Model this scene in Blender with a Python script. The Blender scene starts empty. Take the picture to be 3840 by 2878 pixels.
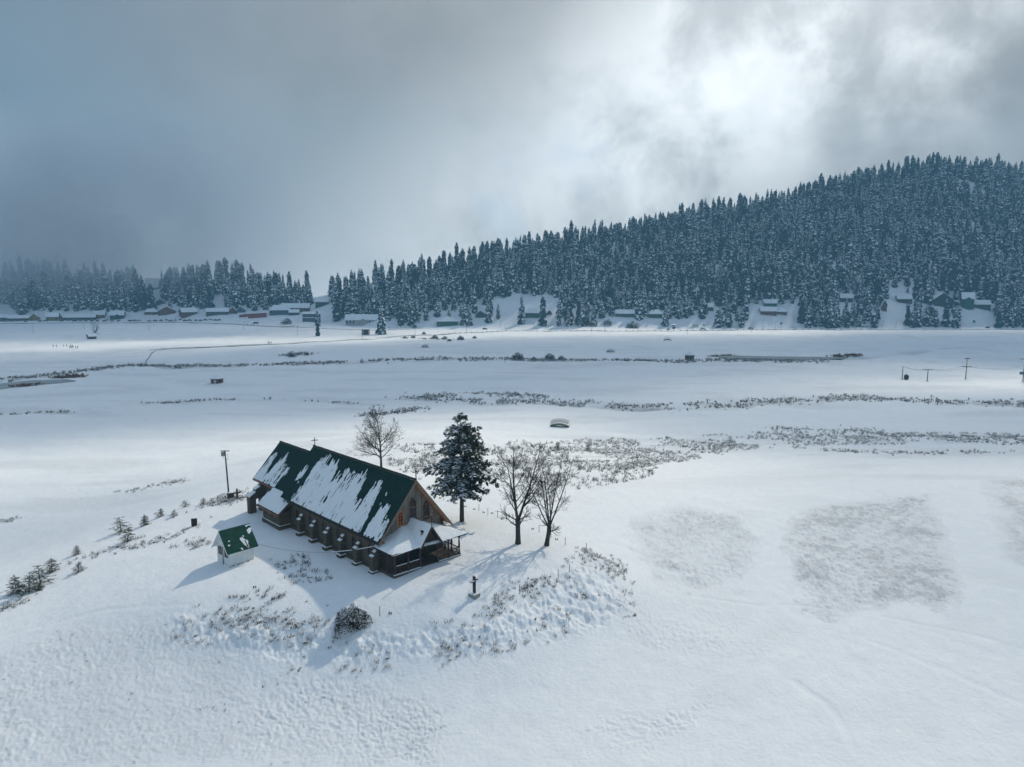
import bpy, math, random
import numpy as np
from mathutils import Vector, Matrix, noise as mn

R = math.radians
random.seed(7)
rng = np.random.default_rng(7)
sc = bpy.context.scene
col = sc.collection

# ------------------------------------------------------------------ camera, sky, sun, exposure
ZC, PITCH, F = 36.6, R(7.5), 2667.0
cam = bpy.data.cameras.new('camera')
cam.sensor_width = 36.0
cam.lens = 36.0 * F / 3840.0
cam.clip_start, cam.clip_end = 0.5, 20000
camo = bpy.data.objects.new('camera', cam)
camo.location = (0, 0, ZC)
camo.rotation_euler = (R(90) - PITCH, 0, 0)
col.objects.link(camo)
sc.camera = camo

SUN_AZ, SUN_EL = R(32), R(39)          # azimuth measured to the right of the view direction (+Y)
SUNV = Vector((math.sin(SUN_AZ) * math.cos(SUN_EL), math.cos(SUN_AZ) * math.cos(SUN_EL), math.sin(SUN_EL)))
sl = bpy.data.lights.new('sun', 'SUN')
sl.energy, sl.angle, sl.color = 3.15, R(0.9), (1.0, 0.91, 0.74)
so = bpy.data.objects.new('sun', sl)
so.rotation_euler = SUNV.to_track_quat('Z', 'Y').to_euler()
so.location = (200, 300, 300)
col.objects.link(so)

vs = sc.view_settings
vs.view_transform, vs.look, vs.exposure, vs.gamma = 'Standard', 'None', 0.0, 1.0
vs.use_curve_mapping = False
cy = sc.cycles
cy.use_denoising = True
cy.max_bounces, cy.diffuse_bounces, cy.glossy_bounces = 6, 3, 2
cy.transparent_max_bounces, cy.volume_bounces = 12, 1
cy.volume_step_rate, cy.volume_max_steps = 4.0, 64
cy.use_adaptive_sampling = True
cy.adaptive_threshold = 0.03
cy.adaptive_min_samples = 20


class NT:
    """small helper around a node tree"""
    def __init__(s, tree):
        s.t = tree
        s.n, s.l = tree.nodes, tree.links

    def new(s, kind, **kw):
        n = s.n.new(kind)
        for k, v in kw.items():
            setattr(n, k, v)
        return n

    def link(s, a, b):
        s.l.new(a, b)

    def put(s, sock, v):
        if hasattr(v, 'is_output') or isinstance(v, bpy.types.NodeSocket):
            s.l.new(v, sock)
        else:
            sock.default_value = v

    def math(s, op, a, b=0.0, c=None, clamp=False):
        n = s.new('ShaderNodeMath', operation=op, use_clamp=clamp)
        s.put(n.inputs[0], a)
        s.put(n.inputs[1], b)
        if c is not None:
            s.put(n.inputs[2], c)
        return n.outputs[0]

    def ramp(s, f, stops, interp='LINEAR'):
        n = s.new('ShaderNodeValToRGB')
        n.color_ramp.interpolation = interp
        e = n.color_ramp.elements
        while len(e) > 1:
            e.remove(e[-1])
        for i, (p, c) in enumerate(stops):
            el = e[0] if i == 0 else e.new(p)
            el.position = p
            el.color = (*c, 1) if len(c) == 3 else c
        s.put(n.inputs[0], f)
        return n.outputs[0]

    def noise(s, vec=None, scale=5.0, detail=3.0, rough=0.55, dist=0.0):
        n = s.new('ShaderNodeTexNoise')
        n.inputs['Scale'].default_value = scale
        n.inputs['Detail'].default_value = detail
        n.inputs['Roughness'].default_value = rough
        n.inputs['Distortion'].default_value = dist
        if vec is not None:
            s.l.new(vec, n.inputs['Vector'])
        return n.outputs['Fac']

    def mix(s, f, a, b):
        n = s.new('ShaderNodeMix', data_type='RGBA')
        s.put(n.inputs[0], f)
        s.put(n.inputs[6], (*a, 1) if isinstance(a, tuple) else a)
        s.put(n.inputs[7], (*b, 1) if isinstance(b, tuple) else b)
        return n.outputs[2]

    def smooth(s, x, lo, hi, a=0.0, b=1.0):
        n = s.new('ShaderNodeMapRange', interpolation_type='SMOOTHSTEP')
        s.put(n.inputs[0], x)
        for i, v in enumerate((lo, hi, a, b)):
            s.put(n.inputs[i + 1], v)
        return n.outputs[0]


def build_world():
    w = bpy.data.worlds.new('World')
    sc.world = w
    w.use_nodes = True
    t = NT(w.node_tree)
    t.n.clear()
    out = t.new('ShaderNodeOutputWorld')
    bg = t.new('ShaderNodeBackground')
    t.link(bg.outputs[0], out.inputs[0])
    sky = t.new('ShaderNodeTexSky', sky_type='NISHITA')
    sky.sun_disc = False
    sky.sun_elevation, sky.sun_rotation = SUN_EL, SUN_AZ
    sky.altitude, sky.air_density, sky.dust_density, sky.ozone_density = 2600, 1.0, 1.5, 1.5
    d = t.new('ShaderNodeTexCoord').outputs['Generated']

    def dirv(az, el):
        return Vector((math.sin(R(az)) * math.cos(R(el)), math.cos(R(az)) * math.cos(R(el)), math.sin(R(el))))

    def dotv(v, src=None):
        n = t.new('ShaderNodeVectorMath', operation='DOT_PRODUCT')
        t.link(src or d, n.inputs[0])
        n.inputs[1].default_value = v
        return n.outputs['Value']

    big = t.noise(d, 3.4, 7, 0.56, 0.12)       # large billows
    mid = t.noise(d, 9.0, 7, 0.58, 0.2)       # wisps
    bil = t.math('ADD', t.math('MULTIPLY', big, 0.55), t.math('MULTIPLY', mid, 0.45))
    # overcast: blue-grey away from the sun, paler towards it
    base = t.mix(t.smooth(dotv(dirv(20, 8)), 0.52, 0.96), (0.192, 0.242, 0.315), (0.43, 0.445, 0.452))
    gain = t.math('ADD', 0.92, t.math('MULTIPLY', t.smooth(dotv(dirv(25, 15)), 0.6, 0.95, 0.14, 0.34), t.math('SUBTRACT', t.smooth(bil, 0.32, 0.66), 0.45)))
    # thin bright belt of cloud that runs from under the sun down to the horizon
    p0, p1 = dirv(29, 23), dirv(-9, 1)
    nrm = p0.cross(p1).normalized()
    q = t.math('ADD', dotv(nrm), t.math('MULTIPLY', t.math('SUBTRACT', bil, 0.5), 0.26))
    belt = t.smooth(t.math('ABSOLUTE', q), 0.0, 0.24, 1.0, 0.0)
    belt = t.math('MULTIPLY', belt, t.smooth(dotv(dirv(19, 15)), 0.82, 0.99, 0.62, 1.0))
    core = t.math('MULTIPLY', t.smooth(dotv(dirv(26, 24)), 0.945, 0.995), t.smooth(bil, 0.44, 0.60))
    core = t.math('MULTIPLY', core, t.smooth(t.noise(d, 11.0, 6, 0.6, 0.15), 0.40, 0.60, 0.15, 1.0))
    core = t.math('ADD', core, t.math('MULTIPLY', t.math('MULTIPLY', t.smooth(dotv(dirv(13, 14)), 0.975, 1.0), t.smooth(bil, 0.42, 0.56)), 0.75))
    lum = t.math('ADD', gain, t.math('ADD', t.math('MULTIPLY', t.math('MULTIPLY', belt, 1.3), t.smooth(bil, 0.30, 0.58, 0.55, 1.0)), t.math('MULTIPLY', core, 0.72)))
    # an overcast sky is brighter overhead than at the horizon
    lum = t.math('MULTIPLY', lum, t.smooth(dotv((0, 0, 1)), 0.30, 1.0, 1.0, 1.9))
    mul = t.new('ShaderNodeMix', data_type='RGBA', blend_type='MULTIPLY')
    mul.inputs[0].default_value = 1.0
    t.link(base, mul.inputs[6])
    t.link(lum, mul.inputs[7])
    # thin gaps show the blue sky behind
    nis = t.new('ShaderNodeMix', data_type='RGBA', blend_type='MULTIPLY')
    nis.inputs[0].default_value = 1.0
    t.link(sky.outputs[0], nis.inputs[6])
    nis.inputs[7].default_value = (0.1, 0.1, 0.1, 1)
    gap = t.math('MULTIPLY', t.smooth(t.noise(d, 5.0, 4, 0.55, 0.3), 0.58, 0.72), 0.25)
    t.link(t.mix(gap, mul.outputs[2], nis.outputs[2]), bg.inputs[0])
    bg.inputs[1].default_value = 1.0
    try:
        w.cycles.sampling_method = 'MANUAL'
        w.cycles.sample_map_resolution = 256
    except Exception:
        pass


build_world()

# ------------------------------------------------------------------ numeric helpers
def smooth(a, b, x):
    t = np.clip((x - a) / (b - a), 0, 1)
    return t * t * (3 - 2 * t)


def _hash(ix, iy, seed):
    with np.errstate(over='ignore'):
        n = ix * np.uint32(374761393) + iy * np.uint32(668265263) + np.uint32((seed * 1442695041) & 0xffffffff)
        n = (n ^ (n >> np.uint32(13))) * np.uint32(1274126177)
        n = (n ^ (n >> np.uint32(16))) * np.uint32(1103515245)
    return ((n >> np.uint32(8)) & np.uint32(0xffff)) * (1 / 65535.0)


def vnoise(x, y, seed=0):
    x, y = np.asarray(x, float), np.asarray(y, float)
    gx, gy = np.floor(x), np.floor(y)
    fx, fy = x - gx, y - gy
    ix, iy = gx.astype(np.int32).astype(np.uint32), gy.astype(np.int32).astype(np.uint32)
    fx, fy = fx * fx * fx * (fx * (fx * 6 - 15) + 10), fy * fy * fy * (fy * (fy * 6 - 15) + 10)
    one = np.uint32(1)
    a, b = _hash(ix, iy, seed), _hash(ix + one, iy, seed)
    c, d = _hash(ix, iy + one, seed), _hash(ix + one, iy + one, seed)
    return (a * (1 - fx) + b * fx) * (1 - fy) + (c * (1 - fx) + d * fx) * fy


def fbm(x, y, seed=0, octs=4, gain=0.5):
    s, a, tot = 0, 1.0, 0
    for o in range(octs):
        c, sn = math.cos(o * 1.1 + 0.4), math.sin(o * 1.1 + 0.4)
        s = s + a * vnoise((x * c - y * sn) * 2 ** o + 17.3 * o, (x * sn + y * c) * 2 ** o - 9.1 * o, seed + o)
        tot += a
        a *= gain
    return s / tot - 0.5


CP, SP = math.cos(PITCH), math.sin(PITCH)


def ray(px, py):
    X, Y = (px - 1920) / F, -(py - 1439) / F
    return X, CP + Y * SP, -SP + Y * CP


def at_z(px, py, z):
    dx, dy, dz = ray(px, py)
    t = (z - ZC) / dz
    return dx * t, dy * t


def project(x, y, z):
    zz = z - ZC
    D = y * CP - zz * SP
    return 1920 + F * x / D, 1439 - F * (y * SP + zz * CP) / D


# ------------------------------------------------------------------ terrain
PL = 8.0      # level of the church knoll
ctrl = [
    # knoll
    (1480, 2175, 7.9), (1728, 2099, 8.1), (1100, 1990, 7.75), (985, 1950, 7.8), (1300, 2110, 7.65), (1950, 2040, 8.1),
    (2050, 2045, 8.0), (1732, 1955, 8.1), (2150, 2100, 7.9), (1780, 2235, 8.0), (1560, 2280, 7.9), (1300, 2250, 7.7),
    (960, 1860, 7.8), (863, 2127, 7.6), (952, 2106, 7.6), (809, 2107, 7.55), (1200, 1780, 7.6), (1450, 1900, 8.0),
    (1900, 1930, 7.4), (2100, 1990, 7.3), (850, 1950, 7.4), (1150, 2200, 7.6),
    # rim of the near slope and its foot
    (700, 2250, 7.0), (1000, 2300, 7.2), (1300, 2345, 7.0), (1700, 2330, 7.3), (1900, 2245, 7.5), (2120, 2140, 7.6), (2230, 2060, 7.2),
    (400, 2240, 5.6), (600, 2200, 6.8),
    (500, 2420, 4.8), (800, 2480, 4.6), (1100, 2520, 4.5), (1400, 2530, 4.4), (1750, 2510, 4.4), (2100, 2440, 4.4), (2330, 2330, 4.5), (2420, 2150, 4.7), (2440, 2000, 5.0),
    (2300, 1920, 6.0),
    # foreground fields
    (100, 2450, 4.2), (0, 2878, 3.0), (500, 2750, 3.6), (1000, 2878, 3.6), (1900, 2650, 3.9), (1900, 2878, 3.6), (2800, 2878, 3.8),
    (3840, 2878, 3.8), (2800, 2500, 4.2), (3000, 2300, 4.4), (3840, 2300, 4.5), (3400, 2050, 4.7), (2700, 2000, 4.9), (3200, 1880, 4.9), (3840, 1900, 4.8),
    (2600, 1820, 4.3), (3200, 1775, 4.4), (3840, 1745, 4.4), (3840, 2600, 4.1), (4400, 1900, 4.6), (4400, 2500, 4.0), (4600, 1760, 4.4),
    # left flank of the knoll
    (0, 2265, 3.4), (100, 2215, 3.8), (200, 2160, 4.0), (300, 2075, 4.3), (450, 2020, 4.8), (600, 1945, 5.4), (760, 1890, 6.2), (857, 1850, 6.6),
    (-300, 2300, 2.5), (-600, 2500, 2.0),
    # left and far valley
    (0, 2080, 0.4), (150, 1990, 0.5), (350, 1930, 0.6), (600, 1830, 0.9), (850, 1740, 1.2), (100, 1850, 0.0), (-300, 2000, 0.0), (-600, 1900, 0.0),
    (500, 1700, 0.0), (200, 1650, 0.0), (1000, 1640, 0.4), (1430, 1760, 5.2), (1250, 1670, 3.4), (1700, 1700, 3.6), (1700, 1780, 5.4), (1850, 1820, 6.0), (2000, 1720, 3.2), (2200, 1760, 4.2), (2000, 1850, 5.8),
    (1300, 1580, 0.1), (1700, 1570, 0.0), (2100, 1605, 0.1), (2300, 1690, 1.0), (2500, 1720, 1.6), (2800, 1690, 0.8), (3300, 1690, 1.2), (3840, 1690, 1.6),
    (2600, 1620, 0), (3100, 1610, 0), (3500, 1600, 0), (3840, 1600, 0), (4300, 1600, 0), (4600, 1650, 0.3), (-100, 1600, 0),
]
_c = np.array([(*at_z(a, b, z), z) for a, b, z in ctrl] + [(0, 6, 3.5), (30, 8, 3.6), (-30, 8, 3.2), (0, -40, 3.0), (-70, 0, 2.5), (70, 0, 3.5)]
              + [(x, y, 0) for y in (210, 250) for x in (-200, -140, -80, -20, 40, 100, 160, 220)] + [(-130, 60, 0), (-130, 120, 0), (150, 60, 2.5), (160, 120, 1.5)])


def _tps_fit(c, lam=0.02):
    P = c[:, :2] / 50.0
    r2 = ((P[:, None] - P[None]) ** 2).sum(-1)
    K = 0.5 * r2 * np.log(r2 + 1e-9) + lam * np.eye(len(c))
    Q = np.c_[np.ones(len(c)), P]
    A = np.block([[K, Q], [Q.T, np.zeros((3, 3))]])
    return P, np.linalg.solve(A, np.r_[c[:, 2], 0, 0, 0])


_TP, _TW = _tps_fit(_c)


def tps(x, y):
    out = np.zeros(x.shape)
    for i in range(0, len(x), 40000):
        q = np.c_[x[i:i + 40000], y[i:i + 40000]] / 50.0
        r2 = ((q[:, None] - _TP[None]) ** 2).sum(-1)
        out[i:i + 40000] = (0.5 * r2 * np.log(r2 + 1e-9)) @ _TW[:-3] + _TW[-3] + q @ _TW[-2:]
    return out


# forest ridge per picture column: column, foot distance, foot height, ridge distance, picture row of the bare ridge
ridge_tab = np.array([
    (-1600, 735, 6, 830, 1085), (-600, 735, 6, 830, 1085), (0, 735, 6, 830, 1078), (150, 735, 6, 820, 1070), (350, 735, 6, 820, 1070), (500, 735, 6, 815, 1082), (660, 735, 6, 815, 1082),
    (830, 735, 6, 815, 1072), (950, 735, 6, 820, 1076), (1080, 735, 6, 830, 1110), (1160, 730, 6, 850, 1128), (1230, 715, 4, 830, 1112),
    (1320, 700, 2, 800, 1090), (1420, 685, 1, 790, 1072), (1700, 678, 0, 820, 1015), (1900, 676, 0, 850, 968), (2100, 674, 0, 880, 934),
    (2350, 674, 0, 920, 892), (2600, 674, 0, 950, 832), (2850, 674, 0, 985, 790), (3100, 674, 0, 1015, 728), (3300, 674, 0, 1035, 680), (3500, 674, 0, 1050, 655),
    (3700, 674, 0, 1050, 672), (3840, 674, 0, 1050, 705), (4200, 674, 0, 1040, 780), (4800, 674, 0, 1000, 900), (6500, 674, 0, 950, 1000)], float)


def colof(x, y):
    return 1920 + F * x / np.maximum(y * CP + 4.0, 1.0)


def hill(x, y):
    c = np.clip(colof(x, y), -1600, 6500)
    df, zf, dr, yr = (np.interp(c, ridge_tab[:, 0], ridge_tab[:, i]) for i in range(1, 5))
    zr = ZC + (1088 - yr) / F * dr
    t = np.clip((y - df) / (dr - df), 0, 1)
    prof = 0.75 * t + 0.25 * t * t * (3 - 2 * t)
    prof = np.where(t < 0.12, prof * smooth(-0.02, 0.12, t), prof)
    z = zf * smooth(560, 735, y) + (zr - zf) * prof
    back = np.clip((y - dr) / 260, 0, 1)
    z = z - back * back * zr * 0.6
    z = z + np.where(y > df, (fbm(x / 45, y / 45, 61, 3)) * 9 * smooth(0.03, 0.3, t), 0)
    return z * smooth(300, 600, y)


def H0(x, y):
    x, y = np.atleast_1d(np.asarray(x, float)), np.atleast_1d(np.asarray(y, float))
    d = np.hypot(x, y)
    w = 1 - smooth(175, 260, d)
    z = np.zeros(x.shape)
    k = w > 0
    if k.any():
        z[k] = tps(x[k], y[k]) * w[k]
    z = z + hill(x, y)
    und = fbm(x / 38, y / 38, 11, 3) * 2.4 * smooth(130, 260, d) * (1 - 0.5 * smooth(550, 660, y)) + fbm(x / 9, y / 9, 21, 3) * (0.22 + 0.25 * smooth(110, 200, d)) * smooth(40, 60, d)
    bank = fbm(x / 70, y / 15, 25, 4) * 1.5 * smooth(125, 200, d) * (1 - smooth(480, 640, y))
    return z + und + bank


def ground(px, py):
    """world point where the sight line through a pixel meets the ground"""
    dx, dy, dz = ray(px, py)
    ts = np.concatenate([np.linspace(30, 260, 231), np.linspace(262, 1300, 350)])
    hz = H0(dx * ts, dy * ts)
    f = ZC + dz * ts - hz
    k = np.argmax(f < 0)
    if f[k] >= 0:
        k = len(ts) - 1
    k = max(k, 1)
    a, b = f[k - 1], f[k]
    t = ts[k - 1] + (ts[k] - ts[k - 1]) * (a / (a - b) if a != b else 0)
    return Vector((dx * t, dy * t, float(H0(dx * t, dy * t)[0])))


def hz(x, y):
    return float(H0(x, y)[0])


# picture-plotted outlines of surface patches, turned into ground outlines
def outline(pts):
    return np.array([ground(a, b)[:2] for a, b in pts])


def inside(poly, x, y):
    r = np.zeros(x.shape, bool)
    n = len(poly)
    for i in range(n):
        x0, y0 = poly[i]
        x1, y1 = poly[(i + 1) % n]
        c = ((y0 > y) != (y1 > y))
        with np.errstate(divide='ignore', invalid='ignore'):
            xi = (x1 - x0) * (y - y0) / (y1 - y0 if y1 != y0 else 1e-9) + x0
        r ^= c & (x < xi)
    return r


def dist_line(line, x, y):
    best = np.full(x.shape, 1e9)
    for (x0, y0), (x1, y1) in zip(line[:-1], line[1:]):
        dx, dy = x1 - x0, y1 - y0
        t = np.clip(((x - x0) * dx + (y - y0) * dy) / (dx * dx + dy * dy + 1e-9), 0, 1)
        best = np.minimum(best, np.hypot(x - x0 - t * dx, y - y0 - t * dy))
    return best


FIELDS = [  # outline, stubble with tuft shade painted in, relief
    ([(2920, 1990), (3010, 1900), (3480, 1850), (3560, 2000), (3620, 2240), (3600, 2290), (3350, 2270), (3100, 2330), (3030, 2280), (2960, 2150)], 0.85, 1.5),
    ([(2330, 1940), (2560, 1890), (2780, 1930), (2860, 2020), (2800, 2170), (2600, 2220), (2420, 2110)], 0.62, 1.4),
    ([(3680, 1800), (3840, 1790), (4100, 1800), (4100, 2090), (3760, 2110)], 0.7, 1.4),
    ([(2820, 2330), (2980, 2290), (3030, 2380), (2850, 2480), (2700, 2460)], 0.2, 0.5),
    ([(2230, 2700), (2400, 2650), (2680, 2620), (2620, 2720), (2460, 2800), (2300, 2790)], 0.16, 0.9),
    ([(0, 2450), (300, 2330), (800, 2330), (1000, 2480), (1350, 2540), (1700, 2640), (1650, 2878), (0, 2900), (-500, 2900), (-400, 2500)], 0.34, 0.85),
    ([(2250, 2230), (2500, 2120), (2800, 2200), (2900, 2330), (2700, 2480), (2350, 2450)], 0.15, 0.6),
]
SLOPE = [(560, 2290), (900, 2280), (1250, 2330), (1500, 2340), (1720, 2320), (1930, 2230), (2210, 2060), (2330, 2130), (2400, 2300), (2250, 2400), (1750, 2500), (1350, 2520), (1050, 2520), (850, 2470), (640, 2400)]
SCRUB_NEAR = [(1480, 1770), (1620, 1700), (1800, 1690), (2200, 1640), (2500, 1650), (2450, 1790), (2200, 1840), (1950, 1800), (1700, 1800), (1550, 1800)]
SCRUB_MID = [(2050, 1680), (2500, 1640), (2900, 1618), (3300, 1625), (3840, 1628), (4100, 1630), (4100, 1690), (3840, 1672), (3400, 1668), (2900, 1672), (2500, 1740), (2200, 1780)]
SCRUB_FRONT = [(2600, 1720), (3100, 1690), (3840, 1690), (3840, 1702), (3100, 1725), (2600, 1740)]
STREAM_A = [(1560, 1492), (1800, 1505), (2100, 1512), (2420, 1530), (2700, 1520), (2950, 1502), (3200, 1492), (3500, 1508), (3840, 1512), (4100, 1512)]
STREAM_B = [(560, 1373), (830, 1374), (1100, 1366), (1300, 1358), (1600, 1348), (2000, 1348), (2350, 1352), (2560, 1360), (2680, 1350), (2900, 1354), (3100, 1352), (3240, 1340), (3400, 1322), (3600, 1302), (3840, 1288)]
STREAM_C = [(-200, 1440), (0, 1428), (176, 1406), (329, 1390), (411, 1378), (517, 1371), (640, 1380), (740, 1372)]
STREAM_D = [(0, 1558), (250, 1545), (420, 1525), (700, 1505), (1000, 1498), (1200, 1505), (1420, 1520)]
TRACKS = [[(2600, 2230), (2800, 2262), (3100, 2280)], [(3300, 2310), (3560, 2370), (3840, 2430)], [(3200, 2380), (3500, 2500), (3840, 2640)], [(2980, 2550), (3100, 2640), (3200, 2820)],
          [(1640, 1505), (1800, 1520), (1920, 1540), (2080, 1543)], [(0, 2380), (400, 2290), (700, 2268)], [(3660, 2170), (3750, 2160), (3840, 2160)]]


def build_ground():
    # rings of cells that grow with distance
    az = np.concatenate([np.arange(-180, -44, 4.0), np.arange(-44, -38, 0.5), np.linspace(-38, 38, 880), np.arange(38.5, 44, 0.5), np.arange(44, 180, 4.0)])
    inv = np.linspace(1 / 44.0, 1 / 690.0, 470)
    rad = np.concatenate([[1.5, 6, 12, 18, 24, 30, 35, 40], 1 / inv, np.linspace(698, 1180, 60), [1250, 1400, 1650]])
    A, D = np.meshgrid(np.radians(az), rad)
    # far rings are measured along the depth axis inside the view so that the hill foot keeps its line
    x, y = (np.sin(A) * D).ravel(), (np.cos(A) * D).ravel()
    z = H0(x, y)
    d = np.hypot(x, y)
    near = 1 - smooth(150, 260, d)
    veg_shade = np.zeros(x.shape)
    rough = np.zeros(x.shape)
    wob = fbm(x / 6, y / 6, 31, 3) * 3.0
    wob2 = fbm(x / 1.6, y / 1.6, 33, 4) * 4.5
    for poly, v, r in FIELDS:
        o = outline(poly)
        m = inside(o, x + wob * 0.5 + wob2, y + wob * 0.5 + wob2).astype(float)
        edge = dist_line(np.vstack([o, o[:1]]), x, y)
        m *= smooth(-1.6, 2.6, edge + wob2 * 0.5)
        k = smooth(-0.22, 0.25, fbm(x / 5, y / 5, 41, 3))
        k2 = smooth(-0.2, 0.2, fbm(x / 0.7, y / 0.7, 45, 3))
        veg_shade = np.maximum(veg_shade, m * v * (0.38 + 0.42 * k + 0.38 * k2))
        rough = np.maximum(rough, m * r)
    o = outline(SLOPE)
    m = inside(o, x + wob * 0.5, y + wob * 0.5) * smooth(0, 2.5, dist_line(np.vstack([o, o[:1]]), x, y))
    slope = m
    for poly, v in ((SCRUB_NEAR, 0.55), (SCRUB_MID, 0.6), (SCRUB_FRONT, 0.3)):
        o = outline(poly)
        m = inside(o, x + wob, y + wob * 2) * smooth(0, 4, dist_line(np.vstack([o, o[:1]]), x, y))
        k = smooth(-0.10, 0.20, fbm(x / 9, y / 5, 43, 4))
        veg_shade = np.maximum(veg_shade, m * v * k)
        rough = np.maximum(rough, m * 0.7)
    for line, wd, v in ((STREAM_A, 6.5, 0.75), (STREAM_B, 6.0, 0.75), (STREAM_C, 5, 0.85), (STREAM_D, 1.5, 0.4)):
        g = np.array([ground(a, b)[:2] for a, b in line])
        dd = dist_line(g, x, y + fbm(x / 25, y / 25, 47, 3) * wd * 1.5)
        m = 1 - smooth(wd * 0.4, wd * 1.3, dd)
        k = smooth(-0.2, 0.12, fbm(x / 14, y / 7, 53, 4))
        veg_shade = np.maximum(veg_shade, m * v * k)
        z = z - m * 0.9 * k
        rough = np.maximum(rough, m)
    # broad faint stubble on the flats
    veg_shade = np.maximum(veg_shade, 0.42 * smooth(0.03, 0.22, fbm(x / 34, y / 9, 71, 5)) * smooth(90, 150, d))
    veg_shade = np.maximum(veg_shade, 0.16 * smooth(0.05, 0.25, fbm(x / 7, y / 7, 73, 4)) * (1 - smooth(90, 150, d)))
    # relief: tussocks under the snow
    nk = near > 0

    def nf(f, seed, octs):
        r = np.zeros(x.shape)
        r[nk] = fbm(x[nk] / f, y[nk] / f, seed, octs)
        return r
    t1, t2, t0, tf = nf(0.9, 81, 3) * 0.55, nf(2.3, 83, 3), nf(0.42, 87, 2), nf(0.2, 89, 1)
    w1, w2, w3 = nf(5, 95, 3), nf(5, 97, 3), nf(3, 99, 3)
    rough = rough * (0.55 + 0.75 * smooth(-0.16, 0.22, fbm(x / 6, y / 6, 101, 4)))
    z = z + near * (slope * (t1 * 0.90 + t2 * 0.55 + t0 * 0.36 + tf * 0.15) + rough * (t0 * 0.07 + tf * 0.12 + t2 * 0.08) + t1 * 0.05 + t2 * 0.07 + t0 * 0.022 + tf * 0.018)
    for tr in TRACKS:
        g = np.array([ground(a, b)[:2] for a, b in tr])
        dl = dist_line(g, x + w1 * 1.6, y + w2 * 1.6)
        z = z - near * (0.045 + 0.06 * w3) * (1 - smooth(0.1, 0.55, dl))
    veg_shade = np.where(y > 668, veg_shade * 0.3, veg_shade)
    nr, nc = A.shape
    V = np.c_[x, y, z]
    i = np.arange((nr - 1) * nc).reshape(nr - 1, nc)
    q = np.stack([i, np.roll(i, -1, 1), np.roll(i, -1, 1) + nc, i + nc], -1).reshape(-1, 4)
    me = bpy.data.meshes.new('snow_field')
    me.vertices.add(len(V))
    me.vertices.foreach_set('co', V.astype(np.float32).ravel())
    me.loops.add(q.size)
    me.loops.foreach_set('vertex_index', q[:, ::-1].astype(np.int32).ravel())
    me.polygons.add(len(q))
    me.polygons.foreach_set('loop_start', np.arange(0, q.size, 4, dtype=np.int32))
    me.polygons.foreach_set('loop_total', np.full(len(q), 4, np.int32))
    me.polygons.foreach_set('use_smooth', np.ones(len(q), bool))
    me.update(calc_edges=True)
    me.validate()
    at = me.attributes.new('veg_shade', 'FLOAT', 'POINT')
    at.data.foreach_set('value', np.clip(veg_shade, 0, 1).astype(np.float32))
    ob = bpy.data.objects.new('snow_field', me)
    ob['kind'] = 'structure'
    ob['label'] = 'snow-covered meadow, knoll and hillside ground'
    col.objects.link(ob)
    me.materials.append(MAT['ground'])
    return ob


# ------------------------------------------------------------------ materials
MAT = {}


def material(name):
    m = bpy.data.materials.new(name)
    m.use_nodes = True
    t = NT(m.node_tree)
    b = t.n['Principled BSDF']
    MAT[name] = m
    return m, t, b


def plain(name, c, rough=0.7, var=0.25, scale=6.0, bump=0.0, metal=0.0, obj=True):
    """a colour with grain: two noises vary it and give a fine relief"""
    m, t, b = material(name)
    tc = t.new('ShaderNodeTexCoord')
    n = t.noise(tc.outputs['Object'], scale, 4, 0.6)
    n2 = t.noise(tc.outputs['Object'], scale * 5.3, 3, 0.6)
    f = t.math('ADD', t.math('MULTIPLY', n, 0.6), t.math('MULTIPLY', n2, 0.4))
    lo = tuple(max(0, x * (1 - var * 1.6)) for x in c)
    hi = tuple(min(1, x * (1 + var * 1.6)) for x in c)
    t.link(t.ramp(f, [(0.3, lo), (0.7, hi)]), b.inputs['Base Color'])
    b.inputs['Roughness'].default_value = rough
    b.inputs['Metallic'].default_value = metal
    if 'Specular IOR Level' in b.inputs:
        b.inputs['Specular IOR Level'].default_value = 0.3
    if bump:
        bp = t.new('ShaderNodeBump')
        bp.inputs['Strength'].default_value = bump
        bp.inputs['Distance'].default_value = 0.03
        t.link(f, bp.inputs['Height'])
        t.link(bp.outputs[0], b.inputs['Normal'])
    return m


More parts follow.
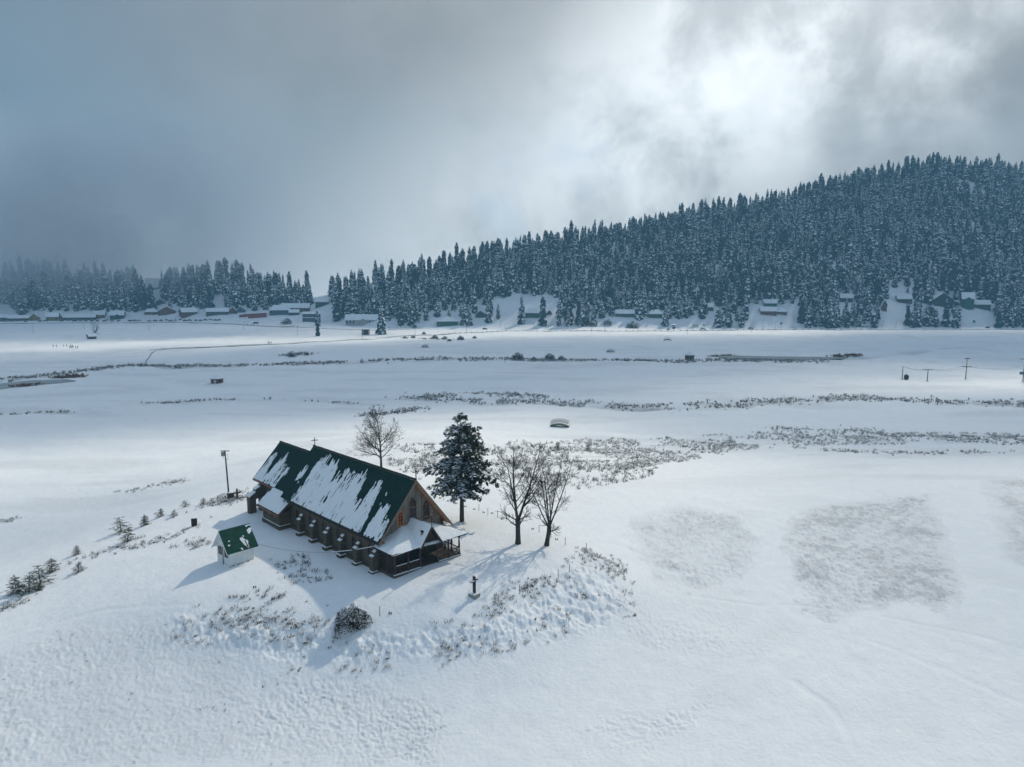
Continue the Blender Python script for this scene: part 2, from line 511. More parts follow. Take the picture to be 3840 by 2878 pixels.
def make_materials():
    # ground: snow with dry grass and painted tuft shade where the attribute says so
    m, t, b = material('ground')
    geo = t.new('ShaderNodeNewGeometry')
    pos = geo.outputs['Position']
    at = t.new('ShaderNodeAttribute', attribute_name='veg_shade')
    veg_shade = at.outputs['Fac']
    fine = t.noise(pos, 7.5, 5, 0.7)
    mid = t.noise(pos, 0.7, 4, 0.6)
    mp = t.new('ShaderNodeMapping')
    mp.inputs['Scale'].default_value = (1.0, 0.55, 1.0)
    t.link(pos, mp.inputs['Vector'])
    tuft = t.noise(mp.outputs[0], 2.2, 4, 0.7)
    s = t.math('ADD', t.math('MULTIPLY', fine, 0.55), t.math('MULTIPLY', tuft, 0.45))
    thr = t.math('SUBTRACT', 0.70, t.math('MULTIPLY', veg_shade, 0.32))
    mask = t.smooth(t.math('SUBTRACT', s, thr), -0.03, 0.07)
    mask = t.math('MULTIPLY', mask, t.smooth(veg_shade, 0.01, 0.12))
    grass = t.ramp(t.noise(pos, 5.0, 3, 0.6), [(0.3, (0.046, 0.054, 0.068)), (0.55, (0.082, 0.093, 0.112)), (0.75, (0.145, 0.155, 0.172))])  # bluish grey also stands in for small shadows between tufts
    snow = t.ramp(mid, [(0.3, (0.83, 0.855, 0.89)), (0.7, (0.90, 0.91, 0.925))])
    thin = t.math('MULTIPLY', t.math('MULTIPLY', veg_shade, 0.36), t.smooth(t.math('ADD', t.math('MULTIPLY', fine, 0.5), t.math('MULTIPLY', mid, 0.5)), 0.30, 0.60))
    t.link(t.mix(t.math('MAXIMUM', t.math('MULTIPLY', mask, 0.42), thin), snow, grass), b.inputs['Base Color'])
    b.inputs['Roughness'].default_value = 0.75
    b.inputs['Specular IOR Level'].default_value = 0.15
    bp = t.new('ShaderNodeBump')
    bp.inputs['Strength'].default_value = 0.75
    bp.inputs['Distance'].default_value = 0.12
    h = t.math('ADD', t.math('MULTIPLY', t.noise(pos, 3.2, 4, 0.6), 0.7), t.math('MULTIPLY', t.noise(pos, 0.55, 3, 0.5), 0.8))
    t.link(h, bp.inputs['Height'])
    t.link(bp.outputs[0], b.inputs['Normal'])

    m, t, b = material('snow')
    tc = t.new('ShaderNodeTexCoord')
    n = t.noise(tc.outputs['Object'], 4.0, 4, 0.6)
    t.link(t.ramp(n, [(0.3, (0.82, 0.85, 0.885)), (0.7, (0.89, 0.905, 0.92))]), b.inputs['Base Color'])
    b.inputs['Roughness'].default_value = 0.7
    b.inputs['Specular IOR Level'].default_value = 0.15
    bp = t.new('ShaderNodeBump')
    bp.inputs['Strength'].default_value = 0.3
    bp.inputs['Distance'].default_value = 0.05
    t.link(n, bp.inputs['Height'])
    t.link(bp.outputs[0], b.inputs['Normal'])

    # painted corrugated sheet, ribs run down the slope (object X is along the ridge)
    for nm, c0, c1, pitch in (('roof_green', (0.0015, 0.023, 0.020), (0.004, 0.040, 0.034), 20.0), ('shed_green', (0.0015, 0.040, 0.027), (0.004, 0.075, 0.052), 22.0)):
        m, t, b = material(nm)
        tc = t.new('ShaderNodeTexCoord')
        n = t.noise(tc.outputs['Object'], 1.2, 5, 0.65)
        t.link(t.ramp(n, [(0.3, c0), (0.7, c1)]), b.inputs['Base Color'])
        b.inputs['Roughness'].default_value = 0.6
        b.inputs['Specular IOR Level'].default_value = 0.12
        wv = t.new('ShaderNodeTexWave', wave_type='BANDS', bands_direction='X')
        wv.inputs['Scale'].default_value = pitch / 6.283 * 2
        t.link(tc.outputs['Object'], wv.inputs['Vector'])
        bp = t.new('ShaderNodeBump')
        bp.inputs['Strength'].default_value = 0.6
        bp.inputs['Distance'].default_value = 0.03
        t.link(wv.outputs['Fac'], bp.inputs['Height'])
        t.link(bp.outputs[0], b.inputs['Normal'])

    # rubble stone masonry
    m, t, b = material('stone')
    tc = t.new('ShaderNodeTexCoord')
    br = t.new('ShaderNodeTexBrick')
    br.inputs['Scale'].default_value = 1.0
    br.inputs['Brick Width'].default_value = 0.42
    br.inputs['Row Height'].default_value = 0.2
    br.inputs['Mortar Size'].default_value = 0.014
    mp = t.new('ShaderNodeMapping')
    mp.inputs['Rotation'].default_value = (R(90), 0, 0)
    t.link(tc.outputs['Object'], mp.inputs['Vector'])
    t.link(mp.outputs[0], br.inputs['Vector'])
    br.inputs['Color1'].default_value = (0.145, 0.098, 0.062, 1)
    br.inputs['Color2'].default_value = (0.085, 0.062, 0.045, 1)
    br.inputs['Mortar'].default_value = (0.045, 0.042, 0.04, 1)
    n = t.noise(tc.outputs['Object'], 2.3, 5, 0.65)
    t.link(t.mix(t.smooth(n, 0.35, 0.7), br.outputs['Color'], (0.088, 0.074, 0.056)), b.inputs['Base Color'])
    b.inputs['Roughness'].default_value = 0.9
    bp = t.new('ShaderNodeBump')
    bp.inputs['Distance'].default_value = 0.03
    t.link(br.outputs['Fac'], bp.inputs['Height'])
    bp.invert = True
    t.link(bp.outputs[0], b.inputs['Normal'])

    plain('plaster', (0.74, 0.76, 0.76), 0.85, 0.10, 2.0, 0.2)
    plain('infill', (0.17, 0.18, 0.165), 0.9, 0.3, 3.0, 0.4)
    plain('timber', (0.070, 0.042, 0.034), 0.8, 0.35, 7.0, 0.4)
    plain('timber_grey', (0.20, 0.135, 0.105), 0.85, 0.3, 6.0, 0.4)
    plain('timber_warm', (0.50, 0.21, 0.075), 0.7, 0.3, 5.0, 0.3)  # bright tone also paints reflected light on the soffit
    plain('timber_dark', (0.030, 0.020, 0.018), 0.8, 0.3, 6.0, 0.3)
    plain('fascia', (0.22, 0.085, 0.055), 0.7, 0.3, 5.0)
    plain('window_dark', (0.012, 0.014, 0.018), 0.12, 0.2, 3.0)
    plain('window_red', (0.09, 0.018, 0.014), 0.35, 0.3, 5.0)
    plain('metal_dark', (0.045, 0.042, 0.042), 0.5, 0.25, 8.0, 0.1, 0.3)
    plain('metal_grey', (0.24, 0.26, 0.28), 0.45, 0.2, 8.0, 0.1, 0.4)
    plain('gold', (0.55, 0.40, 0.08), 0.35, 0.2, 8.0, 0, 0.8)
    plain('bark', (0.060, 0.050, 0.045), 0.95, 0.4, 9.0, 0.6)
    plain('twig', (0.040, 0.034, 0.032), 0.95, 0.3, 9.0)
    plain('needle', (0.036, 0.052, 0.036), 0.9, 0.45, 3.0)
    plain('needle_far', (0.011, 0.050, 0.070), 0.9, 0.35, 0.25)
    plain('needle_olive', (0.050, 0.062, 0.030), 0.9, 0.4, 3.0)
    plain('weed', (0.085, 0.076, 0.072), 0.95, 0.5, 2.0)
    plain('weed_straw', (0.26, 0.19, 0.12), 0.95, 0.4, 2.0)
    plain('reed', (0.17, 0.072, 0.040), 0.95, 0.4, 1.0)
    plain('bush_leaf', (0.070, 0.058, 0.044), 0.9, 0.5, 3.0)
    plain('concrete', (0.30, 0.29, 0.27), 0.9, 0.25, 5.0, 0.4)
    plain('road_snow', (0.70, 0.72, 0.75), 0.8, 0.18, 0.3)
    plain('low_wall', (0.11, 0.105, 0.10), 0.9, 0.35, 0.8)
    plain('ice', (0.33, 0.35, 0.35), 0.25, 0.12, 0.08)
    plain('green_paint', (0.006, 0.11, 0.075), 0.6, 0.25, 1.0)
    plain('green_deep', (0.008, 0.055, 0.045), 0.6, 0.3, 1.0)
    plain('brick_red', (0.17, 0.060, 0.045), 0.85, 0.25, 1.0)
    plain('wood_brown', (0.13, 0.070, 0.045), 0.85, 0.3, 1.0)
    plain('wall_dark', (0.05, 0.055, 0.06), 0.85, 0.3, 1.0)
    plain('wall_blue', (0.07, 0.11, 0.15), 0.8, 0.25, 1.0)
    plain('wall_white', (0.42, 0.42, 0.41), 0.85, 0.15, 1.0)
    plain('yellow_paint', (0.26, 0.16, 0.04), 0.6, 0.2, 1.0)
    plain('red_banner', (0.24, 0.05, 0.04), 0.75, 0.2, 1.0)
    plain('sign_green', (0.02, 0.22, 0.12), 0.5, 0.15, 1.0)
    plain('pole_grey', (0.11, 0.12, 0.13), 0.6, 0.2, 1.0)
    plain('tyre', (0.02, 0.02, 0.02), 0.9, 0.2, 5.0)
    plain('skin', (0.35, 0.20, 0.13), 0.6, 0.1, 3.0)
    plain('clothes_dark', (0.03, 0.032, 0.04), 0.9, 0.4, 1.0)
    plain('horse_brown', (0.06, 0.035, 0.025), 0.8, 0.3, 1.0)
    for nm, c in (('car_white', (0.6, 0.61, 0.62)), ('car_dark', (0.03, 0.035, 0.045)), ('car_silver', (0.32, 0.34, 0.36)), ('car_green', (0.01, 0.09, 0.08)), ('car_blue', (0.04, 0.07, 0.14))):
        plain(nm, c, 0.3, 0.06, 1.0)


make_materials()


# ------------------------------------------------------------------ mesh building
class MB:
    def __init__(s):
        s.v, s.f, s.m = [], [], []

    def poly(s, pts, mat=0):
        i = len(s.v)
        s.v += [tuple(p) for p in pts]
        s.f.append(tuple(range(i, i + len(pts))))
        s.m.append(mat)
        return s

    def box(s, lo, hi, mat=0, M=None):
        x0, y0, z0 = lo
        x1, y1, z1 = hi
        p = [Vector(q) for q in ((x0, y0, z0), (x1, y0, z0), (x1, y1, z0), (x0, y1, z0), (x0, y0, z1), (x1, y0, z1), (x1, y1, z1), (x0, y1, z1))]
        if M is not None:
            p = [M @ q for q in p]
        i = len(s.v)
        s.v += [tuple(q) for q in p]
        for q in ((0, 3, 2, 1), (4, 5, 6, 7), (0, 1, 5, 4), (1, 2, 6, 5), (2, 3, 7, 6), (3, 0, 4, 7)):
            s.f.append(tuple(i + k for k in q))
            s.m.append(mat)
        return s

    def slab(s, pts, off, mat=0, mat_side=None):
        """a flat polygon given thickness along the vector off"""
        a = [Vector(p) for p in pts]
        b = [p + Vector(off) for p in a]
        n = len(a)
        i = len(s.v)
        s.v += [tuple(p) for p in a] + [tuple(p) for p in b]
        s.f.append(tuple(i + k for k in range(n))[::-1])
        s.m.append(mat if mat_side is None else mat_side)
        s.f.append(tuple(i + n + k for k in range(n)))
        s.m.append(mat)
        for k in range(n):
            l = (k + 1) % n
            s.f.append((i + k, i + l, i + n + l, i + n + k))
            s.m.append(mat if mat_side is None else mat_side)
        return s

    def tube(s, pts, rad, sides=5, mat=0, cap=True):
        P = [Vector(p) for p in pts]
        n = len(P)
        base = len(s.v)
        ref = None
        for k in range(n):
            d = (P[min(k + 1, n - 1)] - P[max(k - 1, 0)])
            if d.length < 1e-6:
                d = Vector((0, 0, 1))
            d.normalize()
            if ref is None:
                ref = d.orthogonal().normalized()
            ref = (ref - d * ref.dot(d))
            ref = ref.normalized() if ref.length > 1e-5 else d.orthogonal().normalized()
            bi = d.cross(ref)
            r = rad[k] if hasattr(rad, '__len__') else rad
            for j in range(sides):
                a = 2 * math.pi * j / sides
                q = P[k] + (ref * math.cos(a) + bi * math.sin(a)) * r
                s.v.append((q.x, q.y, q.z))
        for k in range(n - 1):
            for j in range(sides):
                j2 = (j + 1) % sides
                s.f.append((base + k * sides + j, base + k * sides + j2, base + (k + 1) * sides + j2, base + (k + 1) * sides + j))
                s.m.append(mat)
        if cap:
            s.f.append(tuple(base + j for j in range(sides))[::-1])
            s.f.append(tuple(base + (n - 1) * sides + j for j in range(sides)))
            s.m += [mat, mat]
        return s

    def lump(s, c, rx, ry, rz, mat=0, seg=6, rings=3, jit=0.15, rnd=random):
        c = Vector(c)
        i = len(s.v)
        s.v.append((c.x, c.y, c.z + rz))
        for a in range(1, rings + 1):
            th = math.pi * a / (rings + 1)
            for b in range(seg):
                ph = 2 * math.pi * (b + 0.5 * (a % 2)) / seg
                k = 1 + rnd.uniform(-jit, jit)
                s.v.append((c.x + rx * k * math.sin(th) * math.cos(ph), c.y + ry * k * math.sin(th) * math.sin(ph), c.z + rz * k * math.cos(th)))
        s.v.append((c.x, c.y, c.z - rz))
        last = len(s.v) - 1
        for b in range(seg):
            b2 = (b + 1) % seg
            s.f.append((i, i + 1 + b, i + 1 + b2))
            s.m.append(mat)
            for a in range(rings - 1):
                o = i + 1 + a * seg
                s.f.append((o + b, o + seg + b, o + seg + b2, o + b2))
                s.m.append(mat)
            o = i + 1 + (rings - 1) * seg
            s.f.append((o + b, last, o + b2))
            s.m.append(mat)
        return s

    def mesh(s, name, mats, smooth_=False):
        me = bpy.data.meshes.new(name)
        me.from_pydata(s.v, [], s.f)
        for m in mats if isinstance(mats, (list, tuple)) else [mats]:
            me.materials.append(MAT[m])
        if isinstance(mats, (list, tuple)) and len(mats) > 1:
            me.polygons.foreach_set('material_index', s.m)
        if smooth_:
            me.polygons.foreach_set('use_smooth', [True] * len(me.polygons))
        me.update()
        return me

    def build(s, name, mats, parent=None, smooth_=False, bevel=0.0):
        ob = bpy.data.objects.new(name, s.mesh(name, mats, smooth_))
        col.objects.link(ob)
        if parent is not None:
            ob.parent = parent
        if bevel:
            md = ob.modifiers.new('bevel', 'BEVEL')
            md.width, md.segments, md.limit_method = bevel, 1, 'ANGLE'
        return ob


def place(name, me, parent, loc=(0, 0, 0), rz=0.0, sc_=1.0):
    ob = bpy.data.objects.new(name, me)
    col.objects.link(ob)
    ob.parent = parent
    ob.location = loc
    ob.rotation_euler = (0, 0, rz)
    ob.scale = (sc_,) * 3 if not hasattr(sc_, '__len__') else sc_
    return ob


def tag(o, label, cat=None, group=None, kind=None):
    o['label'] = label
    if cat:
        o['category'] = cat
    if group:
        o['group'] = group
    if kind:
        o['kind'] = kind
    return o


def thing(name, label, cat, loc=(0, 0, 0), rz=0.0, group=None, scale=1.0):
    o = bpy.data.objects.new(name, None)
    col.objects.link(o)
    o.empty_display_size = 0.3
    o.location = loc
    o.rotation_euler = (0, 0, rz)
    o.scale = (scale,) * 3 if not hasattr(scale, '__len__') else scale
    return tag(o, label, cat, group)


GROUND = build_ground()
HAZE_BOTTOM = min(v.co.z for v in GROUND.data.vertices) - 1.0
print('haze bottom', HAZE_BOTTOM)
# ------------------------------------------------------------------ air, and clouds added for shade
def volume_material(name, color, density, aniso=0.2):
    m = bpy.data.materials.new(name)
    m.use_nodes = True
    t = NT(m.node_tree)
    t.n.clear()
    o = t.new('ShaderNodeOutputMaterial')
    v = t.new('ShaderNodeVolumePrincipled')
    v.inputs['Color'].default_value = (*color, 1)
    v.inputs['Density'].default_value = density
    v.inputs['Anisotropy'].default_value = aniso
    t.link(v.outputs[0], o.inputs['Volume'])
    MAT[name] = m
    return m, t, v


volume_material('haze', (0.34, 0.70, 0.94), 0.00028, 0.0)
hb = MB().box((-1750, -1750, HAZE_BOTTOM), (1750, 1750, 420)).build('haze', 'haze')
tag(hb, 'thin cold haze in the air over the whole valley', kind='stuff')

volume_material('shade_cloud_air', (0.88, 0.90, 0.92), 0.0125, 0.0)


def cloud(cx, cy, rx, ry, h, rz, ang, seed, label):
    """a lumpy flattened cloud above the frame, added for its shade; cx, cy is where its shadow falls"""
    k = h / math.tan(SUN_EL)
    x, y = cx + k * math.sin(SUN_AZ), cy + k * math.cos(SUN_AZ)
    b = MB()
    rnd = random.Random(seed)
    seg, rings = 40, 14
    b.lump((0, 0, 0), rx, ry, rz, 0, seg, rings, 0.0)
    vv = []
    for p in b.v:
        q = Vector(p)
        u = Vector((q.x / rx, q.y / ry, q.z / rz))
        n = mn.fractal(u * 1.5 + Vector((seed * 3.1, 0, 0)), 1.0, 2.0, 4)
        f = 1 + 0.55 * n
        vv.append((q.x * f, q.y * f, q.z * (1 + 0.4 * n)))
    b.v = vv
    o = b.build('cloud', 'shade_cloud_air', None, True)
    o.location = (x, y, h)
    o.rotation_euler = (0, 0, ang)
    tag(o, label, kind='stuff')
    return o


SHADE_CLOUD_H = 1500  # keeps the added shading clouds out of view
cloud(-40, 362, 560, 158, SHADE_CLOUD_H, 58, R(19), 1, 'unseen cloud placed to shade the middle of the meadow')
cloud(-440, 660, 330, 190, SHADE_CLOUD_H, 60, R(-6), 2, 'unseen cloud placed to shade the village under the left wood')
cloud(480, 480, 345, 200, SHADE_CLOUD_H, 55, R(10), 3, 'unseen cloud placed to shade the right side of the meadow')
cloud(300, 870, 660, 205, SHADE_CLOUD_H, 80, R(2), 6, 'unseen cloud added to shade the wooded hill')
cloud(-105, 84, 62, 24, SHADE_CLOUD_H, 30, R(22), 4, 'small unseen cloud placed to shade the low ground beside the knoll')
cloud(40, 52, 190, 62, SHADE_CLOUD_H, 5, R(0), 7, 'thin unseen veil of cloud added to dim the near fields and the knoll')
cloud(-26, 50, 34, 15, SHADE_CLOUD_H, 13, R(12), 8, 'unseen wisp of cloud added to dim the near left field')
cloud(62, 72, 24, 40, SHADE_CLOUD_H, 10, R(0), 9, 'unseen wisp of cloud added to dim the fields at the right')
cloud(175, 185, 160, 52, SHADE_CLOUD_H, 55, R(-4), 5, 'small unseen cloud placed to shade the stream beds beyond the fields')


def fog():
    m, t, v = volume_material('fog_air', (0.84, 0.91, 1.0), 0.0, 0.0)
    geo = t.new('ShaderNodeNewGeometry')
    sep = t.new('ShaderNodeSeparateXYZ')
    t.link(geo.outputs['Position'], sep.inputs[0])
    n = t.noise(geo.outputs['Position'], 0.011, 3, 0.55)
    # thick at the far left, thinning towards the gap between the woods; thicker with height
    fx = t.smooth(sep.outputs[0], -560, -230, 1.0, 0.0)
    fz = t.smooth(sep.outputs[2], 6, 80, 0.05, 1.0)
    low = t.math('MULTIPLY', t.smooth(sep.outputs[0], -570, -360, 1.0, 0.0), 1.0)
    dn = t.math('MULTIPLY', t.math('MULTIPLY', t.math('MAXIMUM', fz, low), t.math('ADD', fx, 0.10)), t.smooth(n, 0.28, 0.60))
    ob_ = t.new('ShaderNodeTexCoord')
    sc3 = t.new('ShaderNodeVectorMath', operation='DIVIDE')
    t.link(ob_.outputs['Object'], sc3.inputs[0])
    sc3.inputs[1].default_value = (470, 170, 210)
    ln = t.new('ShaderNodeVectorMath', operation='LENGTH')
    t.link(sc3.outputs[0], ln.inputs[0])
    dn = t.math('MULTIPLY', dn, t.smooth(ln.outputs['Value'], 0.25, 0.8, 1.0, 0.0))
    t.link(t.math('MULTIPLY', dn, 0.030), v.inputs['Density'])
    b = MB().lump((0, 0, 0), 470, 170, 210, 0, 32, 12, 0.0)
    vv = []
    for p in b.v:
        q = Vector(p)
        nn = mn.fractal(q * 0.006, 1.0, 2.0, 3)
        vv.append((q.x * (1 + 0.25 * nn), q.y * (1 + 0.3 * nn), q.z * (1 + 0.3 * nn)))
    b.v = vv
    o = b.build('fog', 'fog_air', None, True)
    o.location = (-450, 830, 100)
    tag(o, 'bank of cold mist drifting over the left wood', kind='stuff')


fog()


# ------------------------------------------------------------------ trees
def fir_mesh(seed, Ht=30.0, Rd=4.3, snow=0.6, whorls=21, nb=8, bare=0.05):
    """crown and trunk builders of a snow-laden forest fir"""
    rnd = random.Random(seed)
    c = MB()
    ph = rnd.uniform(0, 6)
    for i in range(whorls):
        t = i / (whorls - 1)
        z = Ht * (bare + (1 - bare) * (t ** 0.92)) * 0.985
        rr = Rd * (1 - t * (0.82 if seed in (102, 103) else 1.0)) ** 0.60 * (0.80 + 0.20 * math.sin(i * 1.7 + ph)) * rnd.uniform(0.8, 1.18) + 0.8
        n = max(4, int(nb * (0.6 + 0.4 * (1 - t))))
        for k in range(n):
            a = ph + i * 2.4 + 2 * math.pi * k / n + rnd.uniform(-0.3, 0.3)
            r = rr * rnd.uniform(0.6, 1.12)
            dr = r * rnd.uniform(0.5, 0.95) + 0.3
            zz = z + rnd.uniform(-0.6, 0.6)
            d = Vector((math.cos(a), math.sin(a), 0))
            s_ = Vector((-d.y, d.x, 0))
            w = (0.40 * r + 0.45) * rnd.uniform(0.8, 1.3)
            p0 = Vector((0, 0, zz + 0.3))
            p1 = d * r * 0.55 + Vector((0, 0, zz - dr * 0.30))
            p2 = d * r + Vector((0, 0, zz - dr))
            dn = Vector((0, 0, -0.55 * w - 0.25))
            l1, r1 = p1 + s_ * w + dn, p1 - s_ * w + dn
            l2, r2 = p2 + s_ * w * 0.55 + dn * 0.9 - d * 0.15 * r, p2 - s_ * w * 0.55 + dn * 0.9 - d * 0.15 * r
            c.poly((p0, l1, p1)), c.poly((p0, p1, r1)), c.poly((p1, l1, l2, p2)), c.poly((p1, p2, r2, r1))
            c.poly((l1, p1 + dn * 1.5 + d * 0.2 * r, r1)), c.poly((l2, p2 + dn * 1.7, r2))
            if rnd.random() < snow * (0.36 + 0.74 * t):
                up = Vector((0, 0, 0.12))
                q = rnd.uniform(0.25, 0.5)
                m0 = p0 * (1 - q) + p1 * q + up
                ws = w * rnd.uniform(0.5, 0.85)
                e = rnd.uniform(0.6, 1.0)
                m2 = p1 * (1 - e) + p2 * e + up
                mm = p1 + up * 1.5
                sg = dn * 0.32
                c.poly((m0, mm + s_ * ws + sg, mm), 1), c.poly((m0, mm, mm - s_ * ws + sg), 1)
                c.poly((mm, mm + s_ * ws + sg, m2 + s_ * ws * 0.5 + sg, m2), 1), c.poly((mm, m2, m2 - s_ * ws * 0.5 + sg, mm - s_ * ws + sg), 1)
    tr = MB().tube([(0, 0, -1.5), (0, 0, Ht * 0.3), (0, 0, Ht * 0.7), (0, 0, Ht * 0.97)], [0.5, 0.38, 0.2, 0.04], 6)
    return c, tr


FIRS = []
for k_, (hh, rd, sn, wh) in enumerate([(30, 5.3, 0.9, 16), (27, 5.7, 1.2, 15), (33, 5.0, 0.6, 18), (24, 5.4, 1.25, 13), (29, 4.6, 0.95, 16), (18, 4.6, 1.35, 11)]):
    cb, tb = fir_mesh(100 + k_, hh, rd, sn, wh)
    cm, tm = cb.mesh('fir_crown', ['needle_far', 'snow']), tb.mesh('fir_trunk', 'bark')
    jb = MB()
    jb.v, jb.f, jb.m = cb.v + tb.v, cb.f + [tuple(len(cb.v) + q for q in f) for f in tb.f], cb.m + [2] * len(tb.f)
    FIRS.append((cm, tm, jb.mesh('fir_whole', ['needle_far', 'snow', 'bark'])))

HOUSES = [
    # px0, px1, roof top row, base row, style, wall, label, extra
    (1011, 1086, 1146, 1182, 'hip', 'wall_blue', 'dark blue house with a glazed front and snowy hipped roof beside the long lodge'),
    (1055, 1160, 1139, 1172, 'long', 'wood_brown', 'long brown lodge with a broad snowy roof above the car park'),
    (1083, 1122, 1162, 1183, 'long', 'wall_dark', 'low dark annex with snowy roof below the long brown lodge'),
    (1134, 1200, 1171, 1208, 'flat', 'wall_blue', 'two-storey dark blue building on the bank beside a lone fir'),
    (1182, 1233, 1116, 1150, 'long', 'green_deep', 'dark green cottage standing alone high in the gap between the woods'),
    (1295, 1418, 1181, 1220, 'porch', 'wall_white', 'long whitish guesthouse with a small front porch gable by the road'),
    (1637, 1718, 1188, 1224, 'pyramid', 'green_paint', 'green house under a tall snowy pyramid roof by the road'),
    (1782, 1822, 1166, 1193, 'gable', 'green_deep', 'dark green cottage with its gable to the meadow beside a snowy fir'),
    (1968, 2026, 1157, 1193, 'hip', 'green_paint', 'bright green cottage with snowy roof on the open snow slope'),
    (2051, 2070, 1164, 1182, 'gable', 'wall_dark', 'tiny dark gabled hut beside the bright green cottage'),
    (2307, 2380, 1163, 1190, 'long', 'green_paint', 'long low green cottage with a broad snowy roof on the bank'),
    (2432, 2484, 1163, 1194, 'hip', 'green_paint', 'green cottage with a hipped snowy roof and chimney on the bank'),
    (2653, 2676, 1138, 1167, 'long', 'green_deep', 'small green cabin half hidden between tall firs'),
    (2852, 2912, 1152, 1183, 'long', 'brick_red', 'red brick house with snowy roof on the rise above the road'),
    (2912, 2951, 1159, 1181, 'hip', 'brick_red', 'small red brick annex with snowy roof beside the red brick house'),
    (2864, 2914, 1124, 1152, 'long', 'green_paint', 'green cottage standing right above the red brick house'),
    (3151, 3198, 1103, 1134, 'long', 'green_deep', 'dark cottage with a straight snowy roof deep among the firs'),
    (3306, 3326, 1127, 1168, 'gable', 'brick_red', 'narrow tall red house squeezed between two firs'),
    (3365, 3418, 1106, 1138, 'long', 'wall_dark', 'dark cabin with snowy roof at the head of a snow chute'),
    (3500, 3570, 1100, 1152, 'gable', 'green_deep', 'dark green lodge with stepped snowy gables behind a fir'),
    (3606, 3650, 1098, 1158, 'dormer', 'green_paint', 'tall green lodge with a snowy dormer on the slope'),
    (3630, 3710, 1127, 1158, 'long', 'green_deep', 'long green wing with snowy roof joined to the tall lodge'),
    (542, 590, 1159, 1182, 'hip', 'brick_red', 'red-brown hut with white roof, first of the three red huts'),
    (596, 657, 1151, 1182, 'gable', 'brick_red', 'wide red-brown gabled hut between two red huts'),
    (682, 742, 1156, 1186, 'side', 'brick_red', 'red-brown hut with its gable turned aside, last of the three red huts'),
    (774, 856, 1157, 1182, 'long', 'wall_dark', 'long dark shop with a snowy roof behind the parked cars'),
    (859, 889, 1154, 1178, 'gable', 'brick_red', 'small brown gabled shop beside the long dark shop'),
    (886, 920, 1152, 1174, 'gable', 'wall_blue', 'small violet-grey gabled shop beside the brown gabled shop'),
    (544, 593, 1045, 1090, 'steep', 'wall_dark', 'big house with a steep white roof high in the left wood'),
    (584, 619, 1123, 1142, 'gable', 'green_deep', 'small green hut under the firs above the red huts'),
    (0, 30, 1180, 1203, 'long', 'green_deep', 'dark green stall with snowy roof at the end of the market row'),
    (34, 112, 1184, 1204, 'long', 'wall_dark', 'long dark market stall with a lumpy snowy roof'),
    (112, 146, 1178, 1204, 'gable', 'yellow_paint', 'yellow gabled stall in the market row'),
    (174, 218, 1174, 1204, 'long', 'yellow_paint', 'yellow stall with a flat snowy roof in the market row'),
    (220, 240, 1185, 1202, 'gable', 'wood_brown', 'tiny brown stall in the market row'),
    (242, 352, 1180, 1202, 'long', 'wall_dark', 'long low dark market stall with a snowy roof before the parked cars'),
    (353, 393, 1167, 1196, 'long', 'yellow_paint', 'small yellow shop with white roof at the end of the long low stall'),
    (414, 464, 1166, 1199, 'porch', 'green_deep', 'dark green two-storey shop with an arched front'),
    (1545, 1564, 1217, 1230, 'gable', 'wall_dark', 'tiny dark shelter by the lower road among young firs'),
]

# tree-free pieces of the picture: around houses and open snow
CLEAR = [(h[0] - 14, h[2] + 6, h[1] + 14, h[3] + (70 if h[3] > 1100 else 12)) for h in HOUSES] + [
    (1840, 1110, 2090, 1230), (1940, 1100, 2000, 1240), (1172, 1105, 1240, 1215), (2800, 1140, 3000, 1240), (3340, 1090, 3400, 1240), (3610, 1140, 3740, 1240), (2230, 1195, 2640, 1240), (-400, 1150, 60, 1300), (800, 1105, 850, 1200), (536, 1050, 600, 1130)]
KEEP_SPARSE = [(1780, 1120, 2180, 1235, 0.12), (2200, 1192, 2650, 1240, 0.15), (2640, 1216, 3840, 1240, 0.5), (100, 1165, 1260, 1240, 0.0), (1260, 1205, 1640, 1240, 0.05), (1640, 1200, 1800, 1240, 0.2)]


def forest():
    pts = []
    n = 90000
    px = rng.uniform(-500, 4500, n)
    y = rng.uniform(676, 1075, n)
    x = (px - 1920) / F * (y * CP + 4)
    c = np.clip(px, -1600, 6500)
    df, dr = np.interp(c, ridge_tab[:, 0], ridge_tab[:, 1]), np.interp(c, ridge_tab[:, 0], ridge_tab[:, 3])
    ok = (y > df + 8) & (y < dr + 18)
    x, y = x[ok], y[ok]
    z = H0(x, y)
    P = [project(a, b, q) for a, b, q in zip(x, y, z)]
    grid = {}
    dens = fbm(x / 55, y / 40, 91, 3)
    for i in range(len(x)):
        u, v = P[i]
        if any(a <= u <= b2 and a2 <= v <= b3 for a, a2, b2, b3 in CLEAR):
            continue
        sp = [q[4] for q in KEEP_SPARSE if q[0] <= u <= q[2] and q[1] <= v <= q[3]]
        if sp and random.random() > min(sp):
            continue
        if u < 120 and random.random() > 0.35:
            continue
        left = u < 1180
        md = (6.0 if not left else 5.6) + (3.0 if dens[i] < -0.17 else 0) + (0.8 if dens[i] < 0 else 0)
        g = (int(x[i] // 8), int(y[i] // 8))
        if any((x[j] - x[i]) ** 2 + (y[j] - y[i]) ** 2 < md * md for a in (-1, 0, 1) for b in (-1, 0, 1) for j in grid.get((g[0] + a, g[1] + b), ())):
            continue
        grid.setdefault(g, []).append(i)
        pts.append((x[i], y[i], z[i], u, v))
    return pts


